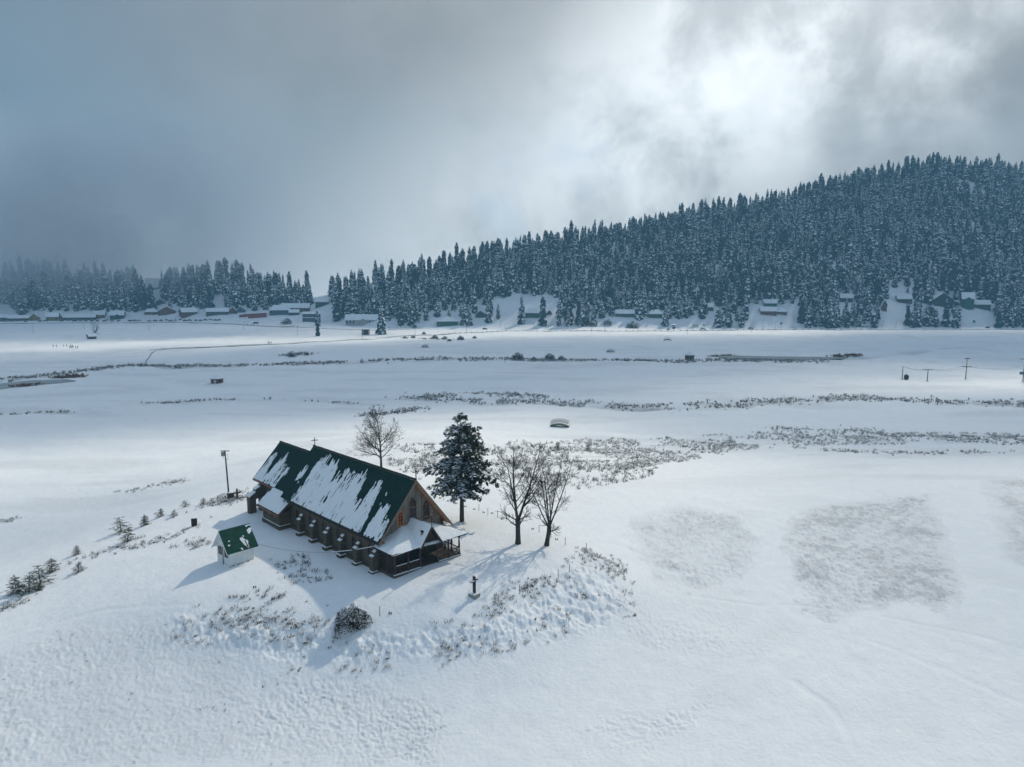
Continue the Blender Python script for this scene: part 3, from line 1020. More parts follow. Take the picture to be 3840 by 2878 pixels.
def forest_trees():
    P = forest()
    # the trees that stand lowest on the slope show largest
    inview = [p for p in P if -60 < p[3] < 3900]
    order = sorted(inview, key=lambda p: -p[4] + random.uniform(0, 14))
    front = [p for p in order if p[3] >= 1180][:215] + [p for p in order if p[3] < 1180][:75]
    fs = set(id(p) for p in front)
    rest = [p for p in P if id(p) not in fs]
    for p in front:
        right = p[3] >= 1180
        f = FIRS[random.choice((0, 1, 1, 2, 3, 3, 4, 5))]
        s = random.choice((random.uniform(0.5, 0.8), random.uniform(0.75, 1.1), random.uniform(0.8, 1.05))) * (0.82 if right else 0.92)
        if right:
            lab, grp = 'snow-laden fir in the front ranks of the wooded hill beyond the road', 'firs at the foot of the wooded hill'
        else:
            lab, grp = 'dark snow-dusted fir in the misty left wood above the village', 'firs of the left wood'
        o = thing('fir_tree', lab, 'tree', (p[0], p[1], p[2] - 0.4), random.uniform(0, 6.28), grp, (s * random.uniform(0.88, 1.3), s * random.uniform(0.88, 1.3), s))
        place('crown', f[0], o)
        place('trunk', f[1], o)
    # the mass of the wood behind them
    coll = bpy.data.collections.new('fir_kinds')
    for k, f in enumerate(FIRS):
        coll.objects.link(bpy.data.objects.new('fir_kind_%d' % k, f[2]))
    me = bpy.data.meshes.new('forest')
    me.from_pydata([(p[0], p[1], p[2] - 0.4) for p in rest], [], [])
    n = len(rest)
    sca = np.array([random.choice((random.uniform(0.5, 0.85), random.uniform(0.8, 1.0), random.uniform(0.85, 1.18))) * (0.82 if p[3] > 1180 else 0.92) for p in rest], np.float32)
    wid = rng.uniform(0.8, 1.32, n).astype(np.float32)
    a = me.attributes.new('size', 'FLOAT_VECTOR', 'POINT')
    a.data.foreach_set('vector', np.stack([sca * wid, sca * wid, sca], 1).ravel())
    a = me.attributes.new('turn', 'FLOAT_VECTOR', 'POINT')
    a.data.foreach_set('vector', np.stack([rng.normal(0, 0.035, n), rng.normal(0, 0.035, n), rng.uniform(0, 6.28, n)], 1).astype(np.float32).ravel())
    a = me.attributes.new('kind_index', 'INT', 'POINT')
    a.data.foreach_set('value', rng.choice([0, 0, 1, 2, 2, 3, 4, 4, 5], n).astype(np.int32))
    ob = bpy.data.objects.new('forest', me)
    col.objects.link(ob)
    tag(ob, 'dense snowy fir forest covering the hillsides', kind='stuff')
    ng = bpy.data.node_groups.new('forest', 'GeometryNodeTree')
    ng.interface.new_socket('Geometry', in_out='INPUT', socket_type='NodeSocketGeometry')
    ng.interface.new_socket('Geometry', in_out='OUTPUT', socket_type='NodeSocketGeometry')
    t = NT(ng)
    gi, go = t.new('NodeGroupInput'), t.new('NodeGroupOutput')
    ip = t.new('GeometryNodeInstanceOnPoints')
    ci = t.new('GeometryNodeCollectionInfo')
    ci.inputs[0].default_value = coll
    ci.inputs['Separate Children'].default_value = True
    ci.inputs['Reset Children'].default_value = True

    def named(nm, ty):
        q = t.new('GeometryNodeInputNamedAttribute', data_type=ty)
        q.inputs[0].default_value = nm
        return q.outputs['Attribute']
    t.link(gi.outputs[0], ip.inputs['Points'])
    t.link(ci.outputs[0], ip.inputs['Instance'])
    ip.inputs['Pick Instance'].default_value = True
    t.link(named('kind_index', 'INT'), ip.inputs['Instance Index'])
    e2r = t.new('FunctionNodeEulerToRotation')
    t.link(named('turn', 'FLOAT_VECTOR'), e2r.inputs[0])
    t.link(e2r.outputs[0], ip.inputs['Rotation'])
    t.link(named('size', 'FLOAT_VECTOR'), ip.inputs['Scale'])
    t.link(ip.outputs[0], go.inputs[0])
    md = ob.modifiers.new('forest', 'NODES')
    md.node_group = ng
    print('forest: front', len(front), 'rest', n)


forest_trees()
# ------------------------------------------------------------------ roof snow: ragged cells of snow lying on a slope
def in_poly(poly, x, y):
    r = False
    n = len(poly)
    for i in range(n):
        x0, y0 = poly[i]
        x1, y1 = poly[(i + 1) % n]
        if (y0 > y) != (y1 > y) and x < (x1 - x0) * (y - y0) / (y1 - y0) + x0:
            r = not r
    return r


def roof_snow(name, parent, fn, nrm, polys, ext, da, db, th, seed, streak=0.55, holes=0.0):
    """polys in slope coordinates (along ridge, down slope); fn maps them to 3-D"""
    a0, a1, b0, b1 = ext
    na, nb_ = int((a1 - a0) / da), int((b1 - b0) / db)
    A = a0 + (np.arange(na) + 0.5) * da
    B = b0 + (np.arange(nb_) + 0.5) * db
    AA, BB = np.meshgrid(A, B, indexing='ij')
    # melt edges run down the slope: shift the test point by a noise that hardly changes along the slope
    sh = (vnoise(AA / 0.22, BB / 2.5, seed) - 0.5) * streak * 2.2 + (vnoise(AA / 0.6, BB / 3.0, seed + 5) - 0.5) * streak
    sa = (vnoise(AA / 0.4, BB / 0.4, seed + 9) - 0.5) * 0.18
    X, Y = AA + sa, BB + sh
    keep = np.zeros(AA.shape, bool)
    for p in polys:
        keep |= inside(np.array(p), X, Y)
    hol = vnoise(AA / 0.13, BB / 1.1, seed + 13) * 0.6 + vnoise(AA / 1.2, BB / 1.2, seed + 15) * 0.4
    up = np.zeros(AA.shape, bool)
    for p in polys:
        up |= inside(np.array(p), X, Y - 1.0) & inside(np.array(p), X, Y - 0.45)
    keep &= hol > np.where(up, holes, holes + 0.24)
    nv = Vector(nrm)
    m = MB()
    idx = {}

    def vert(i, j, top):
        k = (i, j, top)
        if k not in idx:
            idx[k] = len(m.v)
            p = fn(a0 + i * da, b0 + j * db)
            h = th * (0.6 + 0.8 * mn.noise(Vector((i * 0.21, j * 0.17, seed)))) if top else -0.004
            m.v.append(tuple(Vector(p) + nv * (max(0.012, h) if top else h)))
        return idx[k]
    for i in range(na):
        for j in range(nb_):
            if not keep[i, j]:
                continue
            m.f.append((vert(i, j, 1), vert(i + 1, j, 1), vert(i + 1, j + 1, 1), vert(i, j + 1, 1)))
            for di, dj, q in ((-1, 0, ((0, 0), (0, 1))), (1, 0, ((1, 1), (1, 0))), (0, -1, ((1, 0), (0, 0))), (0, 1, ((0, 1), (1, 1)))):
                ii, jj = i + di, j + dj
                if 0 <= ii < na and 0 <= jj < nb_ and keep[ii, jj]:
                    continue
                (c0, c1), (e0, e1) = q
                m.f.append((vert(i + c0, j + c1, 0), vert(i + e0, j + e1, 0), vert(i + e0, j + e1, 1), vert(i + c0, j + c1, 1)))
    m.m = [0] * len(m.f)
    return m.build(name, 'snow', parent)


# ------------------------------------------------------------------ the church: local X runs to the front gable, Y to the far side
CH_Z = PL
TH = R(-47.07)
church = thing('church', 'stone church with a steep green snow-streaked roof and timber porch on the knoll', 'church', (-9.97, 71.95, CH_Z), TH)
Mch = Matrix.Translation((-9.97, 71.95, CH_Z)) @ Matrix.Rotation(TH, 4, 'Z')
Mci = Mch.inverted()


def ch_ray(px, py):
    """sight line through a pixel in church coordinates"""
    d = Vector(ray(px, py))
    return Mci @ Vector((0, 0, ZC)), Mci.to_3x3() @ d


def on_slope(px, py, z0, sl):
    """pixel to (u, distance down slope) on the near roof slope z = z0 + sl * v"""
    o, d = ch_ray(px, py)
    t = (z0 + sl * o.y - o.z) / (d.z - sl * d.y)
    p = o + d * t
    return p.x, -p.y * math.hypot(1, sl)


def Z1(x, y):
    return 700 + x * 0.5427, 1480 + y * 0.5427


def build_church():
    c = church
    HR, HE, B, L = 9.06, 3.31, 4.67, 22.25
    SL = (HR - HE) / B
    CR, CB, CL0, CL1 = 8.07, 3.99, -22.0, -31.9
    CS = (CR - 3.65) / CB
    BW = 4.3

    # walls: nave prism, chancel prism, vestry
    def prism(u0, u1, bw, hr, sl, zb=-0.9):
        m = MB()
        he = hr - sl * bw - 0.12
        top = hr - 0.12
        pr = [(-bw, zb), (bw, zb), (bw, he), (0, top), (-bw, he)]
        a = [(u0, y, z) for y, z in pr]
        m.slab(a, (u1 - u0, 0, 0))
        return m
    prism(-22.0, -1.05, BW, HR, SL).build('nave_wall', 'stone', c)
    prism(-31.2, -22.05, 3.5, CR, CS).build('chancel_wall', 'stone', c)
    v = MB().box((-25.0, -5.77, -0.9), (-20.35, -4.32, 1.9))
    v.build('vestry_wall', 'stone', c)
    pl = MB().box((-25.12, -5.89, -0.9), (-20.23, -4.1, 0.28))
    p_ = pl.build('plinth', 'stone', c)
    MB().box((-25.10, -5.87, 0.284), (-20.25, -5.772, 0.34)).box((-20.34, -5.78, 0.286), (-20.25, -4.4, 0.34)).build('snow', 'snow', p_)
    for u in (-24.2, -22.4):
        w = MB().box((u - 0.16, -5.83, 1.05), (u + 0.16, -5.775, 1.7)).build('window', 'timber_dark', c)
        MB().box((u - 0.11, -5.84, 1.1), (u + 0.11, -5.832, 1.65)).build('pane', 'window_dark' if u < -23 else 'window_dark', w)
    # plinth of the nave, bending round the buttresses
    m = MB().box((-20.2, -4.42, -0.9), (-0.75, -4.31, 0.22))
    p_ = m.build('plinth', 'stone', c)
    # buttresses with snowy weatherings
    for i in range(6):
        u = -17.35 + 3.2 * i
        bt = MB()
        bt.slab([(u, -4.31, -0.9), (u, -5.0, -0.9), (u, -5.0, 1.72), (u, -4.76, 1.84), (u, -4.70, 2.10), (u, -4.5, 2.2), (u, -4.31, 2.62)], (0.62, 0, 0))
        b = bt.build('buttress', 'stone', c, bevel=0.02)
        MB().box((u - 0.10, -5.16, -0.9), (u + 0.72, -4.3, 0.18)).build('base', 'stone', b)
        MB().slab([(u - 0.02, -5.03, 1.735), (u - 0.02, -4.78, 1.855), (u - 0.02, -4.78, 1.91), (u - 0.02, -5.05, 1.79)], (0.66, 0, 0)).build('snow', 'snow', b)
        MB().slab([(u + 0.08, -4.70, 2.115), (u + 0.08, -4.5, 2.215), (u + 0.08, -4.46, 2.34), (u + 0.08, -4.72, 2.16)], (0.44, 0, 0)).build('snow', 'snow', b)
        MB().box((u - 0.11, -5.17, 0.183), (u + 0.73, -5.004, 0.25)).box((u + 0.625, -5.0, 0.183), (u + 0.73, -4.4, 0.24)).build('snow', 'snow', b)
    # lancet windows
    def lancet(w, z0, z1, n=6):
        hs = z1 - w * 1.7
        pts = [(-w, z0), (w, z0), (w, hs)]
        for k in range(1, n):
            t = k / n
            pts.append((w * (1 - t ** 1.6), hs + (z1 - hs) * t))
        pts.append((0, z1))
        for k in range(n - 1, 0, -1):
            t = k / n
            pts.append((-w * (1 - t ** 1.6), hs + (z1 - hs) * t))
        pts.append((-w, hs))
        return pts
    for i in range(6):
        u = -18.55 + 3.24 * i
        o, n = lancet(0.40, 1.2, 2.78), lancet(0.30, 1.3, 2.62)
        fr = MB()
        k = len(o)
        for a in range(k):
            b_ = (a + 1) % k
            q = [(u + o[a][0], -4.37, o[a][1]), (u + o[b_][0], -4.37, o[b_][1]), (u + n[b_][0], -4.37, n[b_][1]), (u + n[a][0], -4.37, n[a][1])]
            fr.poly(q)
            fr.poly([q[1], q[0], (q[0][0], -4.30, q[0][2]), (q[1][0], -4.30, q[1][2])])
            fr.poly([q[3], q[2], (q[2][0], -4.30, q[2][2]), (q[3][0], -4.30, q[3][2])])
        w = fr.build('window', 'stone', c)
        MB().slab([(u + a, -4.325, z) for a, z in n], (0, 0.02, 0)).build('pane', 'window_dark', w)
        MB().box((u - 0.02, -4.345, 1.3), (u + 0.02, -4.327, 2.55)).box((u - 0.3, -4.344, 1.85), (u + 0.3, -4.328, 1.89)).build('glazing_bar', 'window_red', w)

    # roofs
    def gable_roof(name, u0, u1, b, hr, sl, th=0.12, mats=('roof_green', 'timber_grey')):
        m = MB()
        n = Vector((0, -sl, 1)).normalized()   # placeholder, near slope normal is (0,-sl,1)
        for s in (-1, 1):
            nn = Vector((0, s * sl, 1)).normalized()
            e = hr - sl * b
            q = [(u0, 0, hr), (u1, 0, hr), (u1, s * b, e), (u0, s * b, e)]
            if s > 0:
                q = q[::-1]
            m.slab(q, tuple(-nn * th), 1, 1)
            m.m[-6:] = [0, 1, 1, 1, 1, 1]
        return m.build(name, list(mats), c)
    rf = gable_roof('nave_roof', -L, 0.0, B, HR, SL)
    cf = gable_roof('chancel_roof', CL1, CL0, CB, CR, CS)
    # ridge caps, a little wavy
    for par, u0, u1, h in ((rf, -L - 0.02, 0.03, HR), (cf, CL1 - 0.02, CL0 - 0.3, CR)):
        m = MB()
        k = int((u1 - u0) / 0.7)
        pts = [(u0 + (u1 - u0) * i / k, 0, h + 0.03 + random.uniform(-0.018, 0.018)) for i in range(k + 1)]
        m.tube(pts, 0.10, 6)
        m.build('ridge_cap', 'roof_green', par)
    # vestry lean-to roof
    VS = 0.83
    vz = lambda vv: 3.6 + (vv + 3.99) * VS
    nn = Vector((0, -VS, 1)).normalized()
    m = MB().slab([(-26.0, -3.9, vz(-3.9)), (-26.0, -6.12, vz(-6.12)), (-19.95, -6.12, vz(-6.12)), (-19.5, -4.3, vz(-4.3)), (-19.9, -3.9, vz(-3.9))], tuple(-nn * 0.1), 1, 1)
    m.m[0] = 0
    vr = m.build('vestry_roof', ['roof_green', 'fascia'], c)
    # fascia boards
    MB().box((-26.0, -6.20, vz(-6.12) - 0.2), (-19.95, -6.125, vz(-6.12) - 0.01)).build('fascia', 'fascia', vr)
    MB().box((CL1, -CB - 0.06, 3.65 - 0.24), (-26.1, -CB + 0.0, 3.65 - 0.03)).build('fascia', 'fascia', cf)
    MB().box((-19.8, -B - 0.05, HE - 0.2), (-0.02, -B + 0.0, HE - 0.03)).build('fascia', 'timber_dark', rf)

    # snow on the slopes, outlines read off in slope coordinates
    near = lambda pts, z0, sl: [on_slope(*Z1(a, b), z0, sl) for a, b in pts]
    polyA = [(715, 775), (700, 738), (745, 690), (800, 635), (850, 555), (890, 485), (935, 445), (990, 425), (1018, 465), (1040, 515), (1035, 560), (1065, 575), (1085, 545), (1145, 530), (1152, 560), (1185, 560), (1225, 545),
             (1236, 590), (1205, 655), (1176, 700), (1212, 735), (1250, 700), (1300, 615), (1348, 595), (1342, 640), (1302, 730), (1262, 810), (1228, 890), (1200, 990), (1100, 950), (1000, 905), (900, 860), (800, 815)]
    polyB = [(1258, 1010), (1222, 985), (1245, 925), (1290, 850), (1340, 790), (1388, 752), (1398, 780), (1382, 830), (1362, 885), (1378, 955), (1330, 1050)]
    small = [[(748, 595), (790, 525), (818, 500), (812, 550), (775, 605)], [(1462, 715), (1488, 665), (1497, 672), (1476, 715)], [(1328, 772), (1340, 742), (1347, 745), (1337, 772)], [(1376, 690), (1385, 665), (1392, 668), (1386, 690)]]
    e1 = math.hypot(1, SL)
    fn = lambda a, b: (a, -b / e1, HR - SL * b / e1)
    roof_snow('snow', rf, fn, (0, -SL / e1, 1 / e1), [near(p, HR, SL) for p in [polyA, polyB] + small], (-L + 0.02, -0.02, 0.3, B * e1 + 0.02), 0.085, 0.14, 0.06, 3, 0.75, 0.24)
    e2 = math.hypot(1, CS)
    fn = lambda a, b: (a, -b / e2, CR - CS * b / e2)
    chA = [(450, 590), (600, 405), (612, 440), (548, 545), (568, 535), (640, 455), (702, 415), (690, 450), (652, 500), (710, 500), (692, 545), (642, 590), (600, 655)]
    roof_snow('snow', cf, fn, (0, -CS / e2, 1 / e2), [near(chA, CR, CS)], (CL1 + 0.02, CL0 - 0.6, 0.3, CB * e2 + 0.02), 0.085, 0.14, 0.05, 4, 0.6, 0.24)
    e3 = math.hypot(1, VS)
    fn = lambda a, b: (a, -3.9 - b / e3, vz(-3.9) - VS * b / e3)

    def near3(pts):
        r = []
        for a, b in pts:
            o, d = ch_ray(*Z1(a, b))
            z0 = 3.6 + 3.99 * VS
            t = (z0 + VS * o.y - o.z) / (d.z - VS * d.y)
            p = o + d * t
            r.append((p.x, (-3.9 - p.y) * e3))
        return r
    veA = [(470, 770), (590, 630), (645, 645), (685, 665), (704, 690), (668, 740), (700, 752), (730, 735), (628, 840), (585, 815), (540, 795)]
    roof_snow('snow', vr, fn, (0, -VS / e3, 1 / e3), [near3(veA)], (-25.98, -19.97, 0.02, 2.22 * e3), 0.085, 0.12, 0.06, 6, 0.3, 0.12)

    # front gable: posts, rails, infill panels, windows, bargeboards, soffit with reflected light in its colour
    GU = -1.05
    lim = lambda vv: HR - SL * abs(vv) - 0.25
    vs_ = [-4.1, -3.3, -2.5, -1.85, -0.92, -0.3, 0.72, 1.42, 2.42, 3.0, 3.7]
    for vv in vs_:
        MB().box((GU + 0.002, vv - 0.075, 2.6), (GU + 0.10, vv + 0.075, max(2.9, lim(vv)))).build('post', 'timber_grey', c)
    for zz, h in ((4.35, 0.12), (5.75, 0.12)):
        w = (HR - zz) / SL - 0.3
        for a, b in zip(vs_[:-1], vs_[1:]):
            lo, hi = max(a + 0.08, -w), min(b - 0.08, w)
            if hi - lo > 0.15:
                MB().box((GU + 0.003, lo, zz), (GU + 0.085, hi, zz + h)).build('rail', 'timber_grey', c)
    for a, b in zip(vs_[:-1], vs_[1:]):
        lo, hi = a + 0.08, b - 0.08
        zb = 2.7
        z0, z1 = lim(lo) - 0.05, lim(hi) - 0.05
        pts = [(GU + 0.002, lo, zb), (GU + 0.002, hi, zb), (GU + 0.002, hi, max(zb + 0.1, z1)), (GU + 0.002, lo, max(zb + 0.1, z0))]
        if lo < 0 < hi:
            pts.insert(3, (GU + 0.002, 0, lim(0) - 0.05))
        MB().slab(pts, (0.03, 0, 0)).build('infill_panel', 'infill', c)
    for vv, z0, z1, mt in ((-1.38, 4.1, 5.9, 'timber_warm'), (0.21, 4.75, 6.9, 'timber'), (1.92, 4.1, 6.2, 'timber')):
        o, n = lancet(0.40, z0, z1), lancet(0.29, z0 + 0.12, z1 - 0.15)
        fr = MB()
        k = len(o)
        for a in range(k):
            b_ = (a + 1) % k
            q = [(GU + 0.13, vv + o[a][0], o[a][1]), (GU + 0.13, vv + o[b_][0], o[b_][1]), (GU + 0.13, vv + n[b_][0], n[b_][1]), (GU + 0.13, vv + n[a][0], n[a][1])]
            fr.poly(q)
            fr.poly([q[1], q[0], (GU + 0.03, *q[0][1:]), (GU + 0.03, *q[1][1:])])
            fr.poly([q[3], q[2], (GU + 0.04, *q[2][1:]), (GU + 0.04, *q[3][1:])])
        w = fr.build('window', mt, c)
        MB().slab([(GU + 0.05, vv + a, z) for a, z in n], (0.01, 0, 0)).build('pane', 'window_dark' if mt == 'timber' else 'window_red', w)
        gb = MB().box((GU + 0.062, vv - 0.02, z0 + 0.1), (GU + 0.09, vv + 0.02, z1 - 0.2))
        for k in range(1, 4):
            zz = z0 + 0.12 + (z1 - z0 - 0.6) * k / 3.5
            gb.box((GU + 0.063, vv - 0.29, zz), (GU + 0.088, vv + 0.29, zz + 0.035))
        gb.build('glazing_bar', mt, w)
    for s in (-1, 1):
        nn = Vector((0, s * SL, 1)).normalized()
        e = HR - SL * B
        m = MB().slab([(0.004, 0, HR - 0.01), (0.004, s * (B + 0.05), e - 0.07), (0.004, s * (B + 0.05), e - 0.37), (0.004, 0, HR - 0.42)], (0.07, 0, 0))
        m.build('bargeboard', 'timber_grey', rf)
        # boarded soffit under the overhang
        for k in range(9):
            a, b = B * k / 9, B * (k + 1) / 9 - 0.02
            p = [(-1.03, s * a, HR - SL * a), (-0.002, s * a, HR - SL * a), (-0.002, s * b, HR - SL * b), (-1.03, s * b, HR - SL * b)]
            p = [tuple(Vector(q) - nn * 0.125) for q in p]
            MB().slab(p if s < 0 else p[::-1], tuple(-nn * 0.025)).build('soffit_board', 'timber_warm' if s > 0 else 'timber_grey', rf)  # far-side boards take a warm bright colour in place of reflected light
    for s in (-1, 1):
        MB().box((-0.70, s * 3.95 - 0.07, 3.0), (-0.05, s * 3.95 + 0.07, 3.16)).build('bracket', 'timber_warm', rf)

    # crosses
    def cross(u, h0, hh, arm, w, mt, name='cross', par=c):
        q = MB().box((u - w, -w, h0), (u + w, w, h0 + hh)).box((u - arm, -w * 0.8, h0 + hh * 0.62), (u + arm, w * 0.8, h0 + hh * 0.62 + 2 * w))
        M = Matrix.Translation((u, 0, 0)) @ Matrix.Rotation(R(70), 4, 'Z') @ Matrix.Translation((-u, 0, 0))
        q.v = [tuple(M @ Vector(p)) for p in q.v]
        return q.build(name, mt, par)
    cross(-21.9, HR + 0.05, 1.05, 0.42, 0.045, 'metal_dark')
    cross(0.0, HR + 0.05, 1.15, 0.36, 0.045, 'metal_dark')

    # porch
    FZ = 0.42
    base = MB().box((-1.04, -4.25, -0.9), (2.07, -0.85, FZ)).box((-1.04, 1.15, -0.9), (2.07, 4.25, FZ)).box((-1.04, -0.849, -0.9), (1.9, 1.149, FZ - 0.01)).build('porch_base', 'stone', c, bevel=0.02)
    MB().box((1.93, -4.27, FZ + 0.003), (2.10, -0.95, FZ + 0.06)).box((1.93, 1.25, FZ + 0.003), (2.10, 4.27, FZ + 0.06)).build('snow', 'snow', base)
    for k in range(3):
        st = MB().box((1.94 + 0.33 * k, -0.8, -0.9), (1.94 + 0.33 * (k + 1), 1.1, FZ - 0.12 - 0.14 * k)).build('step', 'concrete', c)
        z = FZ - 0.12 - 0.14 * k
        MB().box((1.95 + 0.33 * k, -0.78, z + 0.003), (1.92 + 0.33 * (k + 1), 1.08, z + 0.05)).build('snow', 'snow', st)
    posts = [(1.92, v_) for v_ in (-4.05, -2.5, -1.0, 1.2, 2.65, 4.08)] + [(0.6, 4.08), (-0.55, 4.08), (0.6, -4.05)]
    for (u, v_) in posts:
        p = MB()
        p.tube([(u, v_, FZ), (u, v_, FZ + 0.45)], [0.12, 0.12], 8).tube([(u, v_, FZ + 0.45), (u, v_, FZ + 0.75), (u, v_, FZ + 0.8), (u, v_, FZ + 1.8), (u, v_, FZ + 2.0)], [0.10, 0.07, 0.12, 0.075, 0.085], 8)
        p.box((u - 0.13, v_ - 0.13, FZ), (u + 0.13, v_ + 0.13, FZ + 0.18)).box((u - 0.12, v_ - 0.12, FZ + 1.9), (u + 0.12, v_ + 0.12, FZ + 2.3))
        p.build('porch_post', 'timber', c)
    rails = [((1.92, -4.05), (1.92, -2.5)), ((1.92, -2.5), (1.92, -1.0)), ((1.92, 1.2), (1.92, 2.65)), ((1.92, 2.65), (1.92, 4.08)), ((1.92, 4.08), (0.6, 4.08)), ((0.6, 4.08), (-0.55, 4.08))]
    for a, b in rails:
        dv = Vector((b[0] - a[0], b[1] - a[1], 0))
        ln = dv.length
        M = Matrix.Translation((a[0], a[1], 0)) @ Matrix.Rotation(math.atan2(dv.y, dv.x), 4, 'Z')
        r = MB().box((0.13, -0.05, FZ + 0.78), (ln - 0.13, 0.05, FZ + 0.86), 0, M).box((0.13, -0.04, FZ + 0.14), (ln - 0.13, 0.04, FZ + 0.2), 0, M).build('railing', 'timber', c)
        k = max(3, int(ln / 0.17))
        for i in range(1, k):
            x = 0.1 + (ln - 0.2) * i / k
            MB().tube([M @ Vector((x, 0, FZ + 0.2)), M @ Vector((x, 0, FZ + 0.48)), M @ Vector((x, 0, FZ + 0.78))], [0.022, 0.034, 0.022], 5).build('baluster', 'timber', r)
        if a[1] < 0:
            MB().box((0.14, -0.055, FZ + 0.863), (ln - 0.14, 0.055, FZ + 0.90), 0, M).build('snow', 'snow', r)
    # boarded end of the porch
    for k in range(9):
        u = -0.66 + 0.29 * k
        MB().box((u, -4.06, FZ), (u + 0.275, -4.0, 2.72)).build('board', 'timber_dark', c)
    # beams under the eaves
    for q in (((1.80, -4.3, FZ + 2.28), (2.02, -1.25, FZ + 2.45)), ((1.80, 1.3, FZ + 2.28), (2.02, 4.3, FZ + 2.45)), ((-0.7, 3.97, FZ + 2.28), (1.79, 4.19, FZ + 2.45))):
        MB().box(*q).build('eaves_beam', 'timber', c)
    door = MB().box((-1.06, -0.7, FZ), (-0.95, 0.9, FZ + 2.1)).build('door', 'timber_dark', c)
    MB().box((-0.945, 0.05, FZ + 0.9), (-0.91, 0.1, FZ + 1.1)).build('handle', 'metal_dark', door)

    # porch roof: a low hipped roof with a gable over the steps
    E, PE = 2.74, 2.48
    top = 3.98
    fl, fr = (-4.7, 4.75)
    hipL, hipR = (-1.03, -1.15, top), (-1.03, 1.35, top)
    def surf(u, v_):
        """height of the hipped roof"""
        zf = E + (top - E) * (PE - u) / (PE + 1.03)
        zl = E + (top - E) * (v_ - fl) / (hipL[1] - fl)
        zr = E + (top - E) * (fr - v_) / (fr - hipR[1])
        return min(zf, zl, zr)
    N = 22
    for nm, off, mats, par in (('porch_roof', 0.0, 'timber_dark', c), ('snow', 0.10, 'snow', None)):
        if par is None:
            par = pr
        m = MB()
        us = [-1.03 + (PE + 1.03 + (0.03 if off else 0)) * i / N for i in range(N + 1)]
        vv = [fl + (fr - fl) * i / 60 for i in range(61)]
        g, g2 = {}, {}
        for i, u in enumerate(us):
            for j, w in enumerate(vv):
                edge = min(1.0, (0.35 + 0.65 * min(1, min(PE - u, w - fl, fr - w) / 0.35 if min(PE - u, w - fl, fr - w) > 0 else 0)))
                z = surf(u, w)
                sag = -0.05 * math.sin(w * 1.1) * max(0, (u - 1.2) / 1.3) if off else 0
                h = (off * edge * (0.9 + 0.4 * mn.noise(Vector((u * 1.3, w * 1.3, 4))))) if off else 0
                wob = (0.05 * mn.noise(Vector((w * 2.1, 3, 1)))) if (off and i == N) else 0
                g[i, j] = len(m.v)
                m.v.append((u + wob, w, z + h + sag))
                g2[i, j] = len(m.v)
                m.v.append((u + wob, w, z + (0.006 if off else -0.07) + sag))
        for i in range(N):
            for j in range(60):
                m.f.append((g[i, j], g[i + 1, j], g[i + 1, j + 1], g[i, j + 1]))
                m.f.append((g2[i, j + 1], g2[i + 1, j + 1], g2[i + 1, j], g2[i, j]))
        for j in range(60):
            m.f.append((g2[N, j], g2[N, j + 1], g[N, j + 1], g[N, j]))
        for i in range(N):
            m.f.append((g2[i, 0], g2[i + 1, 0], g[i + 1, 0], g[i, 0]))
            m.f.append((g2[i + 1, 60], g2[i, 60], g[i, 60], g[i + 1, 60]))
        m.m = [0] * len(m.f)
        ob = m.build(nm, mats, par)
        if nm == 'porch_roof':
            pr = ob
    # porch gable
    AP, GW, GE, GF = 4.68, 1.36, 2.66, 2.62
    gr = None
    for s in (-1, 1):
        nn = Vector((0, s * (AP - GE) / GW, 1)).normalized()
        q = [(-1.02, 0, AP), (GF, 0, AP), (GF, s * GW, GE), (-1.02, s * GW, GE)]
        q = q if s < 0 else q[::-1]
        o = MB().slab(q, tuple(-nn * 0.07)).build('porch_gable_roof', 'timber_dark', c)
        m = MB()
        Nn = 12
        g = {}
        for i in range(Nn + 1):
            for j in range(11):
                u = -1.02 + (GF + 1.0) * i / Nn
                t = j / 10
                p = Vector((u, s * GW * t, AP + (GE - AP) * t))
                hh = 0.09 * (0.8 + 0.5 * mn.noise(Vector((u * 1.5, t * 2, s)))) * (1 if 0 < i < Nn and j < 10 else 0.5)
                p = p + nn * hh
                if j == 0:
                    p.y = 0
                g[i, j] = len(m.v)
                m.v.append(tuple(p))
        hole = lambda i, j: s < 0 and ((i, j) in ((8, 3), (9, 4), (9, 3)))
        for i in range(Nn):
            for j in range(10):
                if not hole(i, j):
                    f = (g[i, j], g[i + 1, j], g[i + 1, j + 1], g[i, j + 1])
                    m.f.append(f if s < 0 else f[::-1])
        m.m = [0] * len(m.f)
        so_ = m.build('snow', 'snow', o)
        md = so_.modifiers.new('thick', 'SOLIDIFY')
        md.thickness, md.offset = 0.07, -1
        if s < 0:
            MB().slab([tuple(Vector(p) + nn * 0.01) for p in ((1.3, -0.2, AP - 0.2 * (AP - GE) / GW), (2.2, -0.2, AP - 0.2 * (AP - GE) / GW), (2.2, -0.8, AP - 0.8 * (AP - GE) / GW), (1.3, -0.8, AP - 0.8 * (AP - GE) / GW))], tuple(nn * 0.01)).build('roof_sheet', 'roof_green', o)
        MB().slab([(GF + 0.003, 0, AP + 0.03), (GF + 0.003, s * (GW + 0.06), GE - 0.05), (GF + 0.003, s * (GW + 0.06), GE - 0.27), (GF + 0.003, 0, AP - 0.24)], (0.06, 0, 0)).build('bargeboard', 'timber', o)
    MB().slab([(GF - 0.5, -0.95, 3.0), (GF - 0.5, 0.95, 3.0), (GF - 0.5, 0, 4.35)], (0.05, 0, 0)).build('gable_infill', 'timber_dark', c)
    MB().box((GF - 0.52, -1.2, 2.86), (GF - 0.40, 1.2, 3.0)).build('tie_beam', 'timber', c)
